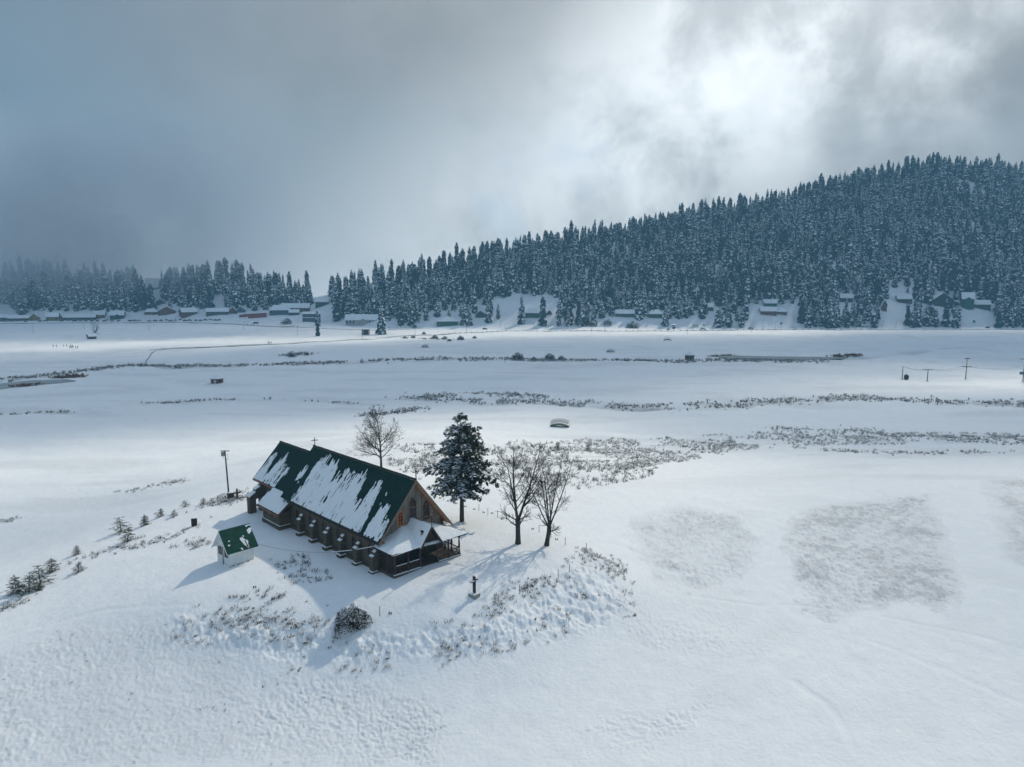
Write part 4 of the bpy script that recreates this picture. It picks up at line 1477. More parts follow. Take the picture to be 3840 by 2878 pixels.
    for sx in (-1, 1):
        MB().box((GF - 0.30, sx * 1.1 - 0.1, GE - 0.02), (1.8, sx * 1.1 + 0.1, GE + 0.14)).build('eaves_beam', 'timber', c)
    q = MB().box((GF - 0.05, -0.035, AP), (GF + 0.02, 0.035, AP + 1.15)).box((GF - 0.05, -0.30, AP + 0.72), (GF + 0.02, 0.30, AP + 0.79))
    for p in ((0, -0.33, AP + 0.755), (0, 0.33, AP + 0.755), (0, 0, AP + 1.2), (0, 0, AP + 0.3), (0, 0, AP + 0.12)):
        q.lump((GF - 0.015, p[1], p[2]), 0.06, 0.06, 0.06, 1, 6, 3, 0)
    q.build('porch_cross', ['timber', 'gold'], c)
    # stepped buttress pier at the chancel corner
    pm = MB().box((-30.05, -5.7, -0.9), (-29.15, -4.85, 1.9)).slab([(-30.05, -5.7, 1.9), (-30.05, -4.85, 1.9), (-30.05, -4.85, 2.45)], (0.9, 0, 0))
    pm.box((-30.0, -4.85, 1.55), (-29.2, -4.2, 2.75)).slab([(-30.0, -4.86, 2.75), (-30.0, -4.2, 2.75), (-30.0, -4.2, 3.1)], (0.8, 0, 0)).box((-30.0, -4.2, -0.9), (-29.2, -3.51, 3.3))
    pi = pm.build('corner_pier', 'stone', c)
    MB().slab([(-30.08, -5.73, 1.93), (-30.08, -4.86, 2.48), (-30.08, -4.86, 2.56), (-30.08, -5.75, 2.0)], (0.96, 0, 0)).slab([(-30.02, -4.88, 2.78), (-30.02, -4.2, 3.13), (-30.02, -4.2, 3.2), (-30.02, -4.9, 2.84)], (0.84, 0, 0)).build('snow', 'snow', pi)
    for u in (-27.6,):
        w = MB().box((u - 0.3, -3.56, 1.5), (u + 0.3, -3.505, 2.9)).build('window', 'stone', c)
        MB().box((u - 0.22, -3.57, 1.6), (u + 0.22, -3.562, 2.8)).build('pane', 'window_dark', w)


build_church()


# ------------------------------------------------------------------ the shed
def build_shed():
    a, b, d = (Vector((*at_z(*p, 7.55), 7.55)) for p in ((863, 2127.6), (952, 2106), (809, 2107.5)))
    ax = (b - a).to_2d()
    g = (d - a).to_2d()
    ang = R(48)
    Ls = 2.7
    s = thing('shed', 'small white shed with a green sheet roof and scattered snow beside the church', 'shed', (a.x, a.y, 7.5), ang)
    # local X along the ridge, local Y away from the long near wall (gable end faces local -X)
    W, HW, HRG, OV = 2.8, 2.06, 3.7, 0.40
    SLs = (HRG - HW) / (W / 2)
    pr = [(0, -0.6), (W, -0.6), (W, HW), (W / 2, HRG - 0.07), (0, HW)]
    MB().slab([(0, y, z) for y, z in pr], (Ls, 0, 0)).build('wall', 'plaster', s)
    rf = None
    for k, sg in enumerate((1, -1)):
        nn = Vector((0, -sg * SLs, 1)).normalized()
        e = W / 2 + OV
        q = [(-OV, W / 2, HRG), (-OV, W / 2 - sg * e, HRG - SLs * e), (Ls + OV, W / 2 - sg * e, HRG - SLs * e), (Ls + OV, W / 2, HRG)]
        m = MB().slab(q if sg > 0 else q[::-1], tuple(-nn * 0.05), 1, 1)
        m.m[0] = 0
        o = m.build('roof', ['shed_green', 'plaster'], s)
        MB().slab([(-OV - 0.04, W / 2, HRG - 0.02), (-OV - 0.04, W / 2 - sg * e, HRG - SLs * e - 0.02), (-OV - 0.04, W / 2 - sg * e, HRG - SLs * e - 0.16), (-OV - 0.04, W / 2, HRG - 0.16)], (0.036, 0, 0)).build('bargeboard', 'plaster', o)
        if k == 0:
            rf = o
            MB().tube([(-OV, W / 2, HRG + 0.02), (Ls + OV, W / 2, HRG + 0.02)], 0.06, 6).build('ridge_cap', 'shed_green', o)
    e4 = math.hypot(1, SLs)
    fn = lambda a_, b_: (a_, W / 2 - b_ / e4, HRG - SLs * b_ / e4)
    X = lambda t: -OV + (Ls + 2 * OV) * t
    Y = lambda t: t * (W / 2 + OV) * e4
    pol = lambda pts: [(X(p), Y(q)) for p, q in pts]
    pats = [pol(p) for p in ([(0.84, 0.02), (1.0, 0.0), (0.99, 0.08), (0.86, 0.09)], [(0.84, 0.2), (0.97, 0.17), (0.99, 0.33), (0.86, 0.4)], [(0.52, 0.5), (0.62, 0.46), (0.74, 0.62), (0.78, 0.97), (0.7, 0.95), (0.6, 0.78)],
            [(0.18, 0.47), (0.23, 0.47), (0.23, 0.51), (0.18, 0.51)], [(0.13, 0.63), (0.2, 0.64), (0.19, 0.70), (0.14, 0.69)], [(0.42, 0.92), (0.48, 0.9), (0.5, 1.0), (0.43, 1.0)], [(0.8, 0.85), (0.86, 0.88), (0.87, 0.95), (0.8, 0.92)], [(0.66, 0.4), (0.72, 0.38), (0.72, 0.46), (0.66, 0.46)])]
    roof_snow('snow', rf, fn, (0, -SLs / e4, 1 / e4), pats, (-OV, Ls + OV, 0.02, (W / 2 + OV) * e4), 0.06, 0.06, 0.04, 21, 0.10, 0.10)
    # gable end: two dark windows, pipe
    for y0, y1, mt in ((0.38, 1.0, 'timber'), (1.75, 2.4, 'window_dark')):
        w = MB().box((-0.05, y0 - 0.04, 0.95), (-0.002, y1 + 0.04, 1.85)).build('window', 'timber', s)
        MB().box((-0.06, y0, 1.0), (-0.052, y1, 1.8)).build('pane', mt, w)
    MB().tube([(-0.06, 1.38, -0.3), (-0.06, 1.38, 1.9)], 0.035, 6).build('pipe', 'metal_dark', s)
    fl = MB()
    rnd = random.Random(5)
    for k in range(26):
        fl.lump((rnd.uniform(0, Ls + 0.5), -0.12 + rnd.uniform(-0.12, 0.1), 0.08 + rnd.uniform(-0.05, 0.05)), 0.12, 0.07, 0.06, 0, 5, 2, 0.3, rnd)
    fl.build('footing_rubble', 'weed_straw', s)
    # snow-dusted cable to the church
    p0 = Vector((a.x, a.y, 7.5)) + Matrix.Rotation(ang, 3, 'Z') @ Vector((Ls + OV, -0.4, HRG - SLs * 1.6))
    p1 = Mch @ Vector((-0.1, -4.72, 3.1))
    pts = [p0.lerp(p1, i / 24) - Vector((0, 0, 1.5 * 4 * (i / 24) * (1 - i / 24) * 0.55)) for i in range(25)]
    cb = MB().tube(pts[:16], 0.014, 4).tube(pts[15:], 0.014, 4).build('cable', 'metal_dark')
    MB().tube([p + Vector((0, 0, 0.035)) for p in pts[15:20]], 0.035, 5).tube([p + Vector((0, 0, 0.035)) for p in pts[20:24]], 0.035, 5).build('snow', 'snow', cb)
    tag(cb, 'thin cable partly coated with snow slung from the shed to the church eaves', 'cable')


build_shed()


# ------------------------------------------------------------------ wooden cross monument
def monument():
    p = ground(1778, 2236)
    o = thing('memorial_cross', 'flat brown wooden cross on a square stone base in front of the church', 'cross', (p.x, p.y, p.z - 0.05), R(-40))
    b = MB().box((-0.42, -0.42, -0.3), (0.42, 0.42, 0.30)).build('base', 'concrete', o, bevel=0.03)
    MB().box((-0.40, -0.40, 0.303), (0.40, 0.40, 0.36)).build('snow', 'snow', b, bevel=0.03)
    MB().slab([(-0.19, 0, 0.3), (0.19, 0, 0.3), (0.18, 0, 1.98), (-0.18, 0, 2.0)], (0, 0.06, 0)).build('upright', 'timber', o)
    q = MB().box((-0.22, -0.42, 1.50), (0.14, 0.001, 1.56)).box((-0.10, 0.062, 1.52), (0.05, 0.52, 1.57)).build('arm', 'timber', o)
    MB().box((-0.21, -0.41, 1.563), (0.13, -0.005, 1.60)).build('snow', 'snow', q)
    MB().box((-0.10, -0.008, 0.6), (0.10, -0.002, 1.4)).build('carved_panel', 'timber_dark', o)


monument()
# ------------------------------------------------------------------ bare trees
def bare_tree(name, label, pos, seed, Ht, style, spread=1.0, trunk_r=0.22, lean=(0, 0), density=1.0):
    rnd = random.Random(seed)
    o = thing(name, label, 'tree', (pos.x, pos.y, pos.z - 0.25))
    tr, cr, sn = MB(), MB(), MB()

    def path(p, d, ln, n, wob, up):
        pts = [p.copy()]
        d = d.normalized()
        for i in range(n):
            d = (d + Vector((rnd.uniform(-wob, wob), rnd.uniform(-wob, wob), rnd.uniform(-wob, wob) * 0.6 + up))).normalized()
            p = p + d * ln / n
            pts.append(p.copy())
        return pts

    def side(d, ang):
        ax = d.orthogonal().normalized()
        ax = Matrix.Rotation(rnd.uniform(0, 6.283), 3, d) @ ax
        return (Matrix.Rotation(ang, 3, ax) @ d).normalized()

    def sub(pts, rad, level, nsub, frac, ang):
        n = len(pts) - 1
        total = sum((pts[i + 1] - pts[i]).length for i in range(n))
        for k in range(nsub):
            t = rnd.uniform(0.22 if level > 1 else 0.15, 0.98)
            i = min(n - 1, int(t * n))
            p = pts[i].lerp(pts[i + 1], t * n - i)
            d = (pts[i + 1] - pts[i]).normalized()
            nd = side(d, R(rnd.uniform(*ang)))
            ln = total * frac * (1.15 - 0.6 * t) * rnd.uniform(0.7, 1.25)
            r0 = max(0.011, (rad[i] if hasattr(rad, '__len__') else rad) * 0.5)
            grow(p, nd, ln, r0, level + 1)

    def grow(p, d, ln, r, level):
        if level == 1:
            pts = path(p, d, ln, 6, 0.16, 0.10)
            rr = [r * (1 - 0.8 * i / 6) for i in range(7)]
            cr.tube(pts, rr, 5, 0, False)
            sub(pts, rr, 1, int(9 * density), 0.42, (28, 60))
        elif level == 2:
            pts = path(p, d, ln, 4, 0.2, 0.08)
            rr = [max(0.010, r * (1 - 0.75 * i / 4)) for i in range(5)]
            cr.tube(pts, rr, 4, 0, False)
            sub(pts, rr, 2, int(6 * density), 0.5, (25, 55))
        elif level == 3:
            pts = path(p, d, ln, 3, 0.22, 0.06)
            cr.tube(pts, [max(0.009, r), 0.010, 0.007, 0.005], 3, 0, False)
            sub(pts, 0.012, 3, int(3 * density), 0.55, (25, 50))
        else:
            pts = path(p, d, ln, 2, 0.2, 0.05)
            cr.tube(pts, [0.007, 0.006, 0.004], 3, 0, False)

    lx = Vector((lean[0], lean[1], 1)).normalized()
    if style == 'leader':
        pts = path(Vector((0, 0, 0)), lx, Ht, 10, 0.05, 0.03)
        rr = [trunk_r * (1 - 0.93 * (i / 10) ** 0.9) for i in range(11)]
        tr.tube(pts, rr, 8)
        for k in range(30):
            t = rnd.uniform(0.22, 0.97)
            i = min(9, int(t * 10))
            p = pts[i].lerp(pts[i + 1], t * 10 - i)
            a = rnd.uniform(0, 6.283)
            el = R(rnd.uniform(2, 24) + 38 * t)
            d = Vector((math.cos(a) * math.cos(el), math.sin(a) * math.cos(el), math.sin(el)))
            grow(p, d, Ht * spread * (0.50 - 0.36 * t) * rnd.uniform(0.8, 1.15), rr[i] * 0.45, 1)
    else:
        fork = Ht * (0.24 if style == 'fork' else 0.22)
        pts = path(Vector((0, 0, 0)), lx, fork, 4, 0.06, 0.05)
        tr.tube(pts, [trunk_r * 1.25, trunk_r, trunk_r * 0.9, trunk_r * 0.9, trunk_r * 1.0], 9)
        stems = 3 if style == 'fork' else 6
        for k in range(stems):
            a = 2 * math.pi * k / stems + rnd.uniform(-0.4, 0.4) + 0.4
            el = R(rnd.uniform(66, 80) if style == 'fork' else rnd.uniform(58, 82))
            d = Vector((math.cos(a) * math.cos(el), math.sin(a) * math.cos(el), math.sin(el)))
            ln = (Ht - fork) * rnd.uniform(0.86, 1.02)
            ps = path(pts[-1] - Vector((0, 0, 0.15)), d, ln, 9, 0.09, 0.07)
            r0 = trunk_r * (0.55 if style == 'fork' else 0.36)
            rr = [r0 * (1 - 0.92 * i / 9) for i in range(10)]
            tr.tube(ps, rr, 6)
            for j in range(int((13 if style == 'fork' else 9) * density)):
                t = rnd.uniform(0.12, 0.96)
                i = min(8, int(t * 9))
                p = ps[i].lerp(ps[i + 1], t * 9 - i)
                dd = side((ps[i + 1] - ps[i]).normalized(), R(rnd.uniform(28, 62)))
                dd.z = abs(dd.z) * 0.7 + 0.15
                grow(p, dd, Ht * spread * (0.34 - 0.2 * t) * rnd.uniform(0.8, 1.2), rr[i] * 0.5, 1)
        # low limbs
        for k in range(4):
            a = rnd.uniform(0, 6.28) if k else 2.9
            d = Vector((math.cos(a), math.sin(a), 0.35))
            grow(pts[-1 - k % 2], d, Ht * 0.2 * spread, trunk_r * 0.3, 1)
    tr.build('trunk', 'bark', o, True)
    cr.build('crown', 'twig', o)
    return o


bare_tree('bare_tree', 'leafless tree with one straight stem standing behind the church roof', ground(1430, 1765), 11, 10.0, 'leader', 1.45, 0.24)
bare_tree('bare_tree', 'leafless tree forking into tall stems, nearer the conifer of the two before the porch', ground(1942, 2040), 23, 12.4, 'fork', 0.98, 0.30, (-0.02, 0.0), 0.95)
bare_tree('bare_tree', 'leafless many-stemmed tree, farther from the church of the two before the porch', ground(2049, 2046), 37, 11.2, 'vase', 0.85, 0.27, (0.10, 0.0), 0.9)
bare_tree('bare_tree', 'small leafless tree beside a tiny hut out on the left snowfield', ground(358, 1266), 41, 13.5, 'vase', 1.1, 0.5, (0, 0), 0.6)


# ------------------------------------------------------------------ conifers near the church
def conifer_parts(seed, Ht, bare, rmax, whorls, nb, sprays, snow_side=None, snow_p=0.6):
    rnd = random.Random(seed)
    c, s = MB(), MB()
    tr = MB()
    k = Ht / 13.0
    tr.tube([(0, 0, -0.3), (0.02, 0, Ht * 0.2), (-0.03, 0.02, Ht * 0.5), (0, 0, Ht * 0.8), (0, 0, Ht * 0.99)], [0.30 * k, 0.24 * k, 0.17 * k, 0.09 * k, 0.02 * k], 8)
    for i in range(whorls):
        t = i / (whorls - 1)
        z = bare + (Ht - bare) * t ** 0.95
        prof = (1 - t) ** 0.62 * (0.55 + 0.45 * min(1, t * 6 + 0.15)) * (1 + 0.16 * math.sin(i * 2.9 + seed)) + 0.06
        for b in range(nb if t < 0.85 else max(3, nb - 2)):
            a = i * 2.39 + 2 * math.pi * b / nb + rnd.uniform(-0.35, 0.35)
            ln = rmax * prof * rnd.choice((rnd.uniform(0.35, 0.7), rnd.uniform(0.7, 1.0), rnd.uniform(0.9, 1.22)))
            d = Vector((math.cos(a), math.sin(a), 0))
            sd = Vector((-d.y, d.x, 0))
            zz = z + rnd.uniform(-0.55, 0.55) * k
            pts = []
            for q in range(5):
                u = q / 4
                pts.append(d * ln * u + Vector((0, 0, zz + ln * (0.12 * u - 0.42 * u * u + 0.12 * u ** 4) + ln * 0.35 * t * u)) + sd * rnd.uniform(-0.05, 0.05) * ln)
            tr.tube(pts, [0.045 * k, 0.035 * k, 0.025 * k, 0.015 * k, 0.006 * k], 3, 0, False)
            n = max(3, int(sprays * (0.35 + 0.65 * ln / rmax)))
            facing = 1.0 if snow_side is None else max(0.0, 0.5 + 0.75 * d.dot(snow_side))
            for q in range(n):
                u = (q + rnd.random()) / n * 0.82 + 0.2
                u = min(u, 1.0)
                j = min(3, int(u * 4))
                p = pts[j].lerp(pts[j + 1], u * 4 - j)
                for sg in (-1, 1):
                    L_ = (0.80 - 0.28 * u) * k * rnd.uniform(0.7, 1.3) * (0.5 + 0.5 * ln / rmax) + 0.1 * k
                    p = p + Vector((0, 0, rnd.uniform(-0.16, 0.16) * k))
                    dr = (d * rnd.uniform(0.2, 0.9) + sd * sg * rnd.uniform(0.3, 1.0) + Vector((0, 0, rnd.uniform(-0.7, 0.45)))).normalized()
                    w = L_ * rnd.uniform(0.22, 0.38)
                    up = Vector((0, 0, 1))
                    sx = dr.cross(up).normalized()
                    m_ = 0 if rnd.random() < 0.6 else 2
                    e = p + dr * L_
                    mid = p + dr * L_ * 0.45
                    dn = Vector((0, 0, -0.35 * w))
                    c.poly((p, mid + sx * w + dn, e, mid), m_), c.poly((p, mid, e, mid - sx * w + dn), m_)
                    c.poly((p + dn * 2.2, mid + sx * w * 0.5 + dn * 3.5, e + dn * 1.6), m_)
                    if rnd.random() < snow_p * facing:
                        h = Vector((0, 0, 0.05 * k))
                        f = rnd.uniform(0.55, 0.95)
                        c.poly((p + h, mid + sx * w * f + dn * 0.6 + h, e * 0.85 + p * 0.15 + h * 0.6, mid + h * 1.9), 1)
                        c.poly((p + h, mid + h * 1.9, e * 0.85 + p * 0.15 + h * 0.6, mid - sx * w * f + dn * 0.6 + h), 1)
    return c, tr


p_ = ground(1732, 1956)
o_ = thing('conifer', 'tall snow-laden conifer beside the church gable', 'tree', (p_.x, p_.y, p_.z - 0.1))
c_, t_ = conifer_parts(8, 13.3, 4.0, 4.4, 20, 6, 22, Vector((-0.75, -0.66, 0)).normalized(), 1.0)
c_.build('crown', ['needle', 'snow', 'needle_olive'], o_)
t_.build('trunk', 'bark', o_)

SAP = []
for k_ in range(5):
    c_, t_ = conifer_parts(50 + k_ * 7, 4.0, 0.1, (1.5, 2.0, 1.3, 1.8, 1.6)[k_], (13, 9, 15, 11, 12)[k_], 6, 11, Vector((-0.7, -0.5, 0)), 0.28)
    SAP.append((c_.mesh('sapling_crown', ['needle', 'snow', 'needle_olive']), t_.mesh('sapling_trunk', 'bark')))
saplings = [
    (62, 2222, 75, 'young conifer at the outer end of the trio on the left knoll edge'),
    (108, 2222, 85, 'middle young conifer of the trio on the left knoll edge'),
    (152, 2190, 85, 'tallest dark young conifer of the trio on the left knoll edge'),
    (196, 2145, 62, 'young conifer just uphill of the trio on the left knoll edge'),
    (150, 2212, 32, 'low spreading sapling at the foot of the tallest young conifer'),
    (288, 2080, 42, 'small snowy sapling alone on the bare left slope'),
    (295, 2145, 46, 'bushy sapling standing in the trough left of the shed'),
    (455, 1995, 70, 'slender upright sapling above the snowy young conifer'),
    (478, 2030, 62, 'snowy young conifer with spreading skirts halfway along the left bank'),
    (545, 1970, 50, 'young conifer on the bank between the snowy one and the utility pole'),
    (602, 1938, 40, 'round young conifer on the bank below the smooth snowfield'),
    (652, 1938, 34, 'low snowy sapling next to the round young conifer'),
    (694, 1902, 34, 'small conifer on the bank, nearer the utility pole'),
    (762, 1892, 32, 'small conifer on the bank, nearest the utility pole'),
    (2092, 1690, 46, 'dark young conifer among the scrub behind the bare trees'),
    (2205, 1690, 42, 'wide young conifer in the scrub beside a darker one'),
    (2738, 1660, 34, 'lone round conifer on the scrubby stream bank'),
    (1966, 1668, 28, 'small conifer in the scrub just left of the darker young one'),
]
for i_, (px_, py_, hp_, lab_) in enumerate(saplings):
    p_ = ground(px_, py_)
    s_ = hp_ / F * p_.length / 4.0 * 0.88
    o_ = thing('young_conifer', lab_, 'tree', (p_.x, p_.y, p_.z - 0.05), i_ * 1.3, 'young conifers on the knoll and stream banks', (s_ * (1.7 if hp_ < 40 else 1.45), s_ * 1.45, s_ * 0.85))
    o_.rotation_euler = (random.uniform(-0.1, 0.1), random.uniform(-0.12, 0.12), i_ * 1.3)
    place('crown', SAP[i_ * 3 % 5][0], o_)
    place('trunk', SAP[i_ * 3 % 5][1], o_)


# ------------------------------------------------------------------ the big shrub and the dry weeds
def big_shrub():
    p = ground(1315, 2345)
    rnd = random.Random(9)
    o = thing('shrub', 'large round brown shrub dusted with snow at the rim of the knoll', 'shrub', (p.x, p.y, p.z - 0.1))
    c, st = MB(), MB()
    for k in range(60):
        a, el = rnd.uniform(0, 6.28), rnd.uniform(0.15, 1.5)
        r = 1.55 * rnd.uniform(0.6, 1.0)
        e = Vector((math.cos(a) * math.cos(el) * r * 1.1, math.sin(a) * math.cos(el) * r, math.sin(el) * r * 1.15))
        st.tube([(0, 0, 0), e * 0.5 + Vector((0, 0, 0.1)), e], [0.04, 0.022, 0.008], 3, 0, False)
    for k in range(2600):
        a, el = rnd.uniform(0, 6.28), math.asin(rnd.uniform(-0.05, 1))
        r = 1.6 * (0.45 + 0.55 * rnd.random() ** 0.45) * (0.88 + 0.22 * math.sin(3 * a + 1) * math.cos(2 * el))
        q = Vector((math.cos(a) * math.cos(el) * r * 1.12, math.sin(a) * math.cos(el) * r, math.sin(el) * r * 1.12 + 0.08))
        n = (q.normalized() + Vector((rnd.uniform(-.6, .6), rnd.uniform(-.6, .6), rnd.uniform(-.4, .7)))).normalized()
        s1 = n.orthogonal().normalized()
        s1 = Matrix.Rotation(rnd.uniform(0, 6.28), 3, n) @ s1
        s2 = n.cross(s1)
        w, l = rnd.uniform(0.03, 0.06), rnd.uniform(0.09, 0.20)
        e = q + n * l
        m_ = 1 if rnd.random() < 0.30 * (0.4 + q.z / 1.6) + (0.12 if q.x < 0 else 0) else 0
        k2 = 1.5 if m_ else 1.0
        c.poly((q - s1 * w * k2, q + s1 * w * k2, e + s1 * w * 0.3, e - s1 * w * 0.3), m_)
        c.poly((q - s2 * w * k2, q + s2 * w * k2, e), m_)
    c.build('foliage', ['bush_leaf', 'snow'], o)
    st.build('stem', 'twig', o)


big_shrub()


def weeds(name, label, spots, hmin, hmax, mats, seed, blades=(5, 9), width=0.03, snow=0.25):
    rnd = random.Random(seed)
    m = MB()
    for (x, y) in spots:
        z = hz(x, y) - 0.04 if not isinstance(x, Vector) else x.z
        h = rnd.uniform(hmin, hmax)
        for b in range(rnd.randint(*blades)):
            a = rnd.uniform(0, 6.28)
            ox, oy = rnd.gauss(0, 0.25 * h), rnd.gauss(0, 0.25 * h)
            ln = h * rnd.uniform(0.4, 1.1)
            lean = rnd.uniform(0.1, 0.75)
            d = Vector((math.cos(a) * lean, math.sin(a) * lean, 1)).normalized()
            s1 = Vector((-math.sin(a + 0.7), math.cos(a + 0.7), 0)) * width * rnd.uniform(0.6, 1.5)
            p = Vector((x + ox, y + oy, z))
            q = p + d * ln * 0.6
            e = q + (d + Vector((math.cos(a) * 0.6, math.sin(a) * 0.6, -0.35))).normalized() * ln * 0.45
            mt = rnd.choice((0, 0, 0, 1)) if len(mats) > 2 else 0
            m.poly((p - s1, p + s1, q + s1 * 0.8, q - s1 * 0.8), mt)
            m.poly((q - s1 * 0.9, q + s1 * 0.9, e), mt)
            if rnd.random() < 0.5:
                e2 = q + Vector((rnd.uniform(-.3, .3), rnd.uniform(-.3, .3), 0.1)) * ln
                m.poly((q - s1, q + s1 * 1.2, e2), mt)
            if rnd.random() < snow:
                c = q + Vector((0, 0, 0.03))
                w2 = width * 2.6
                m.poly((c + Vector((-w2, -w2, 0)), c + Vector((w2, -w2 * 0.6, 0)), c + Vector((w2 * 0.8, w2, 0.01)), c + Vector((-w2 * 0.7, w2, 0.02))), len(mats) - 1)
    o = m.build(name, mats)
    tag(o, label, kind='stuff')
    return o


def hz_many(P):
    P = np.array(P)
    return H0(P[:, 0], P[:, 1])


def scatter(polys, n, seed, noise_scale=6.0, cut=-0.05, px_jit=0):
    """points inside picture-plotted outlines, clumped by a noise"""
    r = np.random.default_rng(seed)
    out = []
    for poly in polys:
        o = outline(poly)
        lo, hi = o.min(0), o.max(0)
        P = r.uniform(lo, hi, (n * 12, 2))
        k = inside(o, P[:, 0], P[:, 1]) & (fbm(P[:, 0] / noise_scale, P[:, 1] / noise_scale, seed, 3) > cut)
        out += [tuple(q) for q in P[k][:n]]
    return out


def along(line, n, wd, seed, cut=-0.1, sc_=9.0):
    r = np.random.default_rng(seed)
    g = np.array([ground(a, b)[:2] for a, b in line])
    seg = np.hypot(*(g[1:] - g[:-1]).T)
    cum = np.r_[0, np.cumsum(seg)]
    t = r.uniform(0, cum[-1], n * 4)
    i = np.clip(np.searchsorted(cum, t) - 1, 0, len(seg) - 1)
    f = (t - cum[i]) / seg[i]
    P = g[i] + (g[i + 1] - g[i]) * f[:, None] + r.normal(0, wd, (n * 4, 2))
    k = fbm(P[:, 0] / sc_, P[:, 1] / sc_, seed, 3) > cut
    return [tuple(q) for q in P[k][:n]]


def fast_weeds(name, label, spots, *a, **k):
    """the same, with all ground heights looked up at once"""
    global hz
    Z = hz_many(spots)
    look = {(round(p[0], 4), round(p[1], 4)): z for p, z in zip(spots, Z)}
    old = hz
    hz = lambda x, y: float(look[(round(x, 4), round(y, 4))])
    try:
        return weeds(name, label, spots, *a, **k)
    finally:
        hz = old


W3 = ['weed', 'weed_straw', 'snow']
fast_weeds('weeds', 'dry weeds poking through the snow on the near slope of the knoll',
           scatter([SLOPE], 240, 201, 3.0, -0.02) + along([(780, 2290), (1000, 2300), (1200, 2330)], 70, 1.2, 202) + along([(1640, 2340), (1780, 2310), (1920, 2230), (2060, 2175)], 80, 0.6, 203) + along([(2180, 2060), (2290, 2110), (2360, 2160)], 60, 0.8, 204)
           + scatter([[(830, 2310), (1180, 2320), (1150, 2420), (900, 2400)]], 80, 205, 2.0, -0.1), 0.22, 0.62, W3, 1, (8, 15), 0.017, 0.5)
fast_weeds('weeds', 'weeds standing in the shadowed snow between shed and church',
           scatter([[(1010, 2085), (1120, 2080), (1230, 2130), (1260, 2190), (1180, 2200), (1060, 2180), (1000, 2120)]], 70, 211, 2.0, -0.1) + scatter([[(850, 2190), (1050, 2200), (1100, 2260), (860, 2250)]], 24, 212, 3.0, -0.1), 0.25, 0.7, ['weed', 'weed', 'snow'], 2, (8, 15), 0.017, 0.4)
fast_weeds('weeds', 'low weeds along the left bank of the knoll',
           along([(300, 2100), (420, 2060), (560, 2040), (640, 2020), (700, 1985)], 100, 0.8, 221) + along([(560, 2010), (760, 1960)], 40, 1.0, 222) + along([(640, 1915), (760, 1895), (880, 1850)], 70, 1.1, 223) + along([(800, 1890), (930, 1862)], 160, 1.3, 224, -0.3)
           + along([(0, 2290), (60, 2262)], 40, 0.6, 225) + along([(480, 1840), (700, 1800), (850, 1770)], 90, 1.2, 226) + along([(0, 1960), (60, 1945)], 30, 0.6, 227) + scatter([[(620, 2050), (760, 2010), (790, 2040), (700, 2080)]], 40, 228, 2.0, -0.1), 0.2, 0.65, W3, 3, (7, 13), 0.020, 0.4)
fast_weeds('weeds', 'thick dry scrub in the hollow behind the church and bare trees',
           scatter([SCRUB_NEAR], 1200, 231, 7.0, -0.04) + scatter([[(1420, 1680), (1640, 1660), (1640, 1740), (1480, 1770)]], 160, 232, 4.0, -0.05), 0.35, 0.95, W3, 4, (6, 11), 0.030, 0.35)
fast_weeds('weeds', 'dry scrub along the near stream banks beyond the fields',
           scatter([SCRUB_MID], 2200, 241, 9.0, -0.12) + along([(2480, 1700), (2800, 1668), (3100, 1690), (3400, 1700), (3800, 1695)], 320, 1.6, 242) + along([(2900, 1612), (3200, 1612), (3500, 1640), (3840, 1650)], 380, 2.2, 243), 0.25, 0.85, W3, 5, (6, 10), 0.034, 0.5)
fast_weeds('weeds', 'scrub lining the middle stream across the meadow',
           along(STREAM_A, 1100, 3.2, 251, -0.12) + along([(1520, 1490), (1800, 1480), (2050, 1490)], 260, 3.0, 252) + along([(1360, 1560), (1600, 1530)], 130, 1.8, 253, -0.2) + along(STREAM_D, 130, 1.0, 254), 0.5, 1.2, W3, 6, (4, 7), 0.09, 0.35)
fast_weeds('weeds', 'scrub lining the far stream across the meadow',
           along(STREAM_B[:11], 1100, 3.6, 261, -0.2) + along(STREAM_C, 380, 2.6, 262, -0.2) + along([(1060, 1335), (1150, 1325)], 70, 3.0, 263, -0.5) + along([(1520, 1268), (1700, 1275)], 50, 4.0, 264, -0.5), 0.7, 1.7, W3, 7, (4, 7), 0.13, 0.35)
fast_weeds('reeds', 'reddish reed bed beside the frozen ponds', along([(225, 1418), (300, 1412)], 130, 2.5, 271, -0.5) + along([(60, 1452), (140, 1446)], 60, 1.5, 272, -0.5) + along([(2670, 1338), (2740, 1336)], 70, 1.8, 273, -0.5) + along([(3130, 1340), (3220, 1334)], 110, 2.2, 274, -0.5), 0.9, 1.9, ['reed'], 8, (5, 8), 0.14, 0.0)
fast_weeds('weeds', 'sparse grass tips sticking out of the snow on the near left field', scatter([FIELDS[5][0]], 160, 283, 4.0, -0.1), 0.12, 0.3, ['weed', 'weed_straw', 'snow'], 9, (3, 6), 0.014, 0.2)
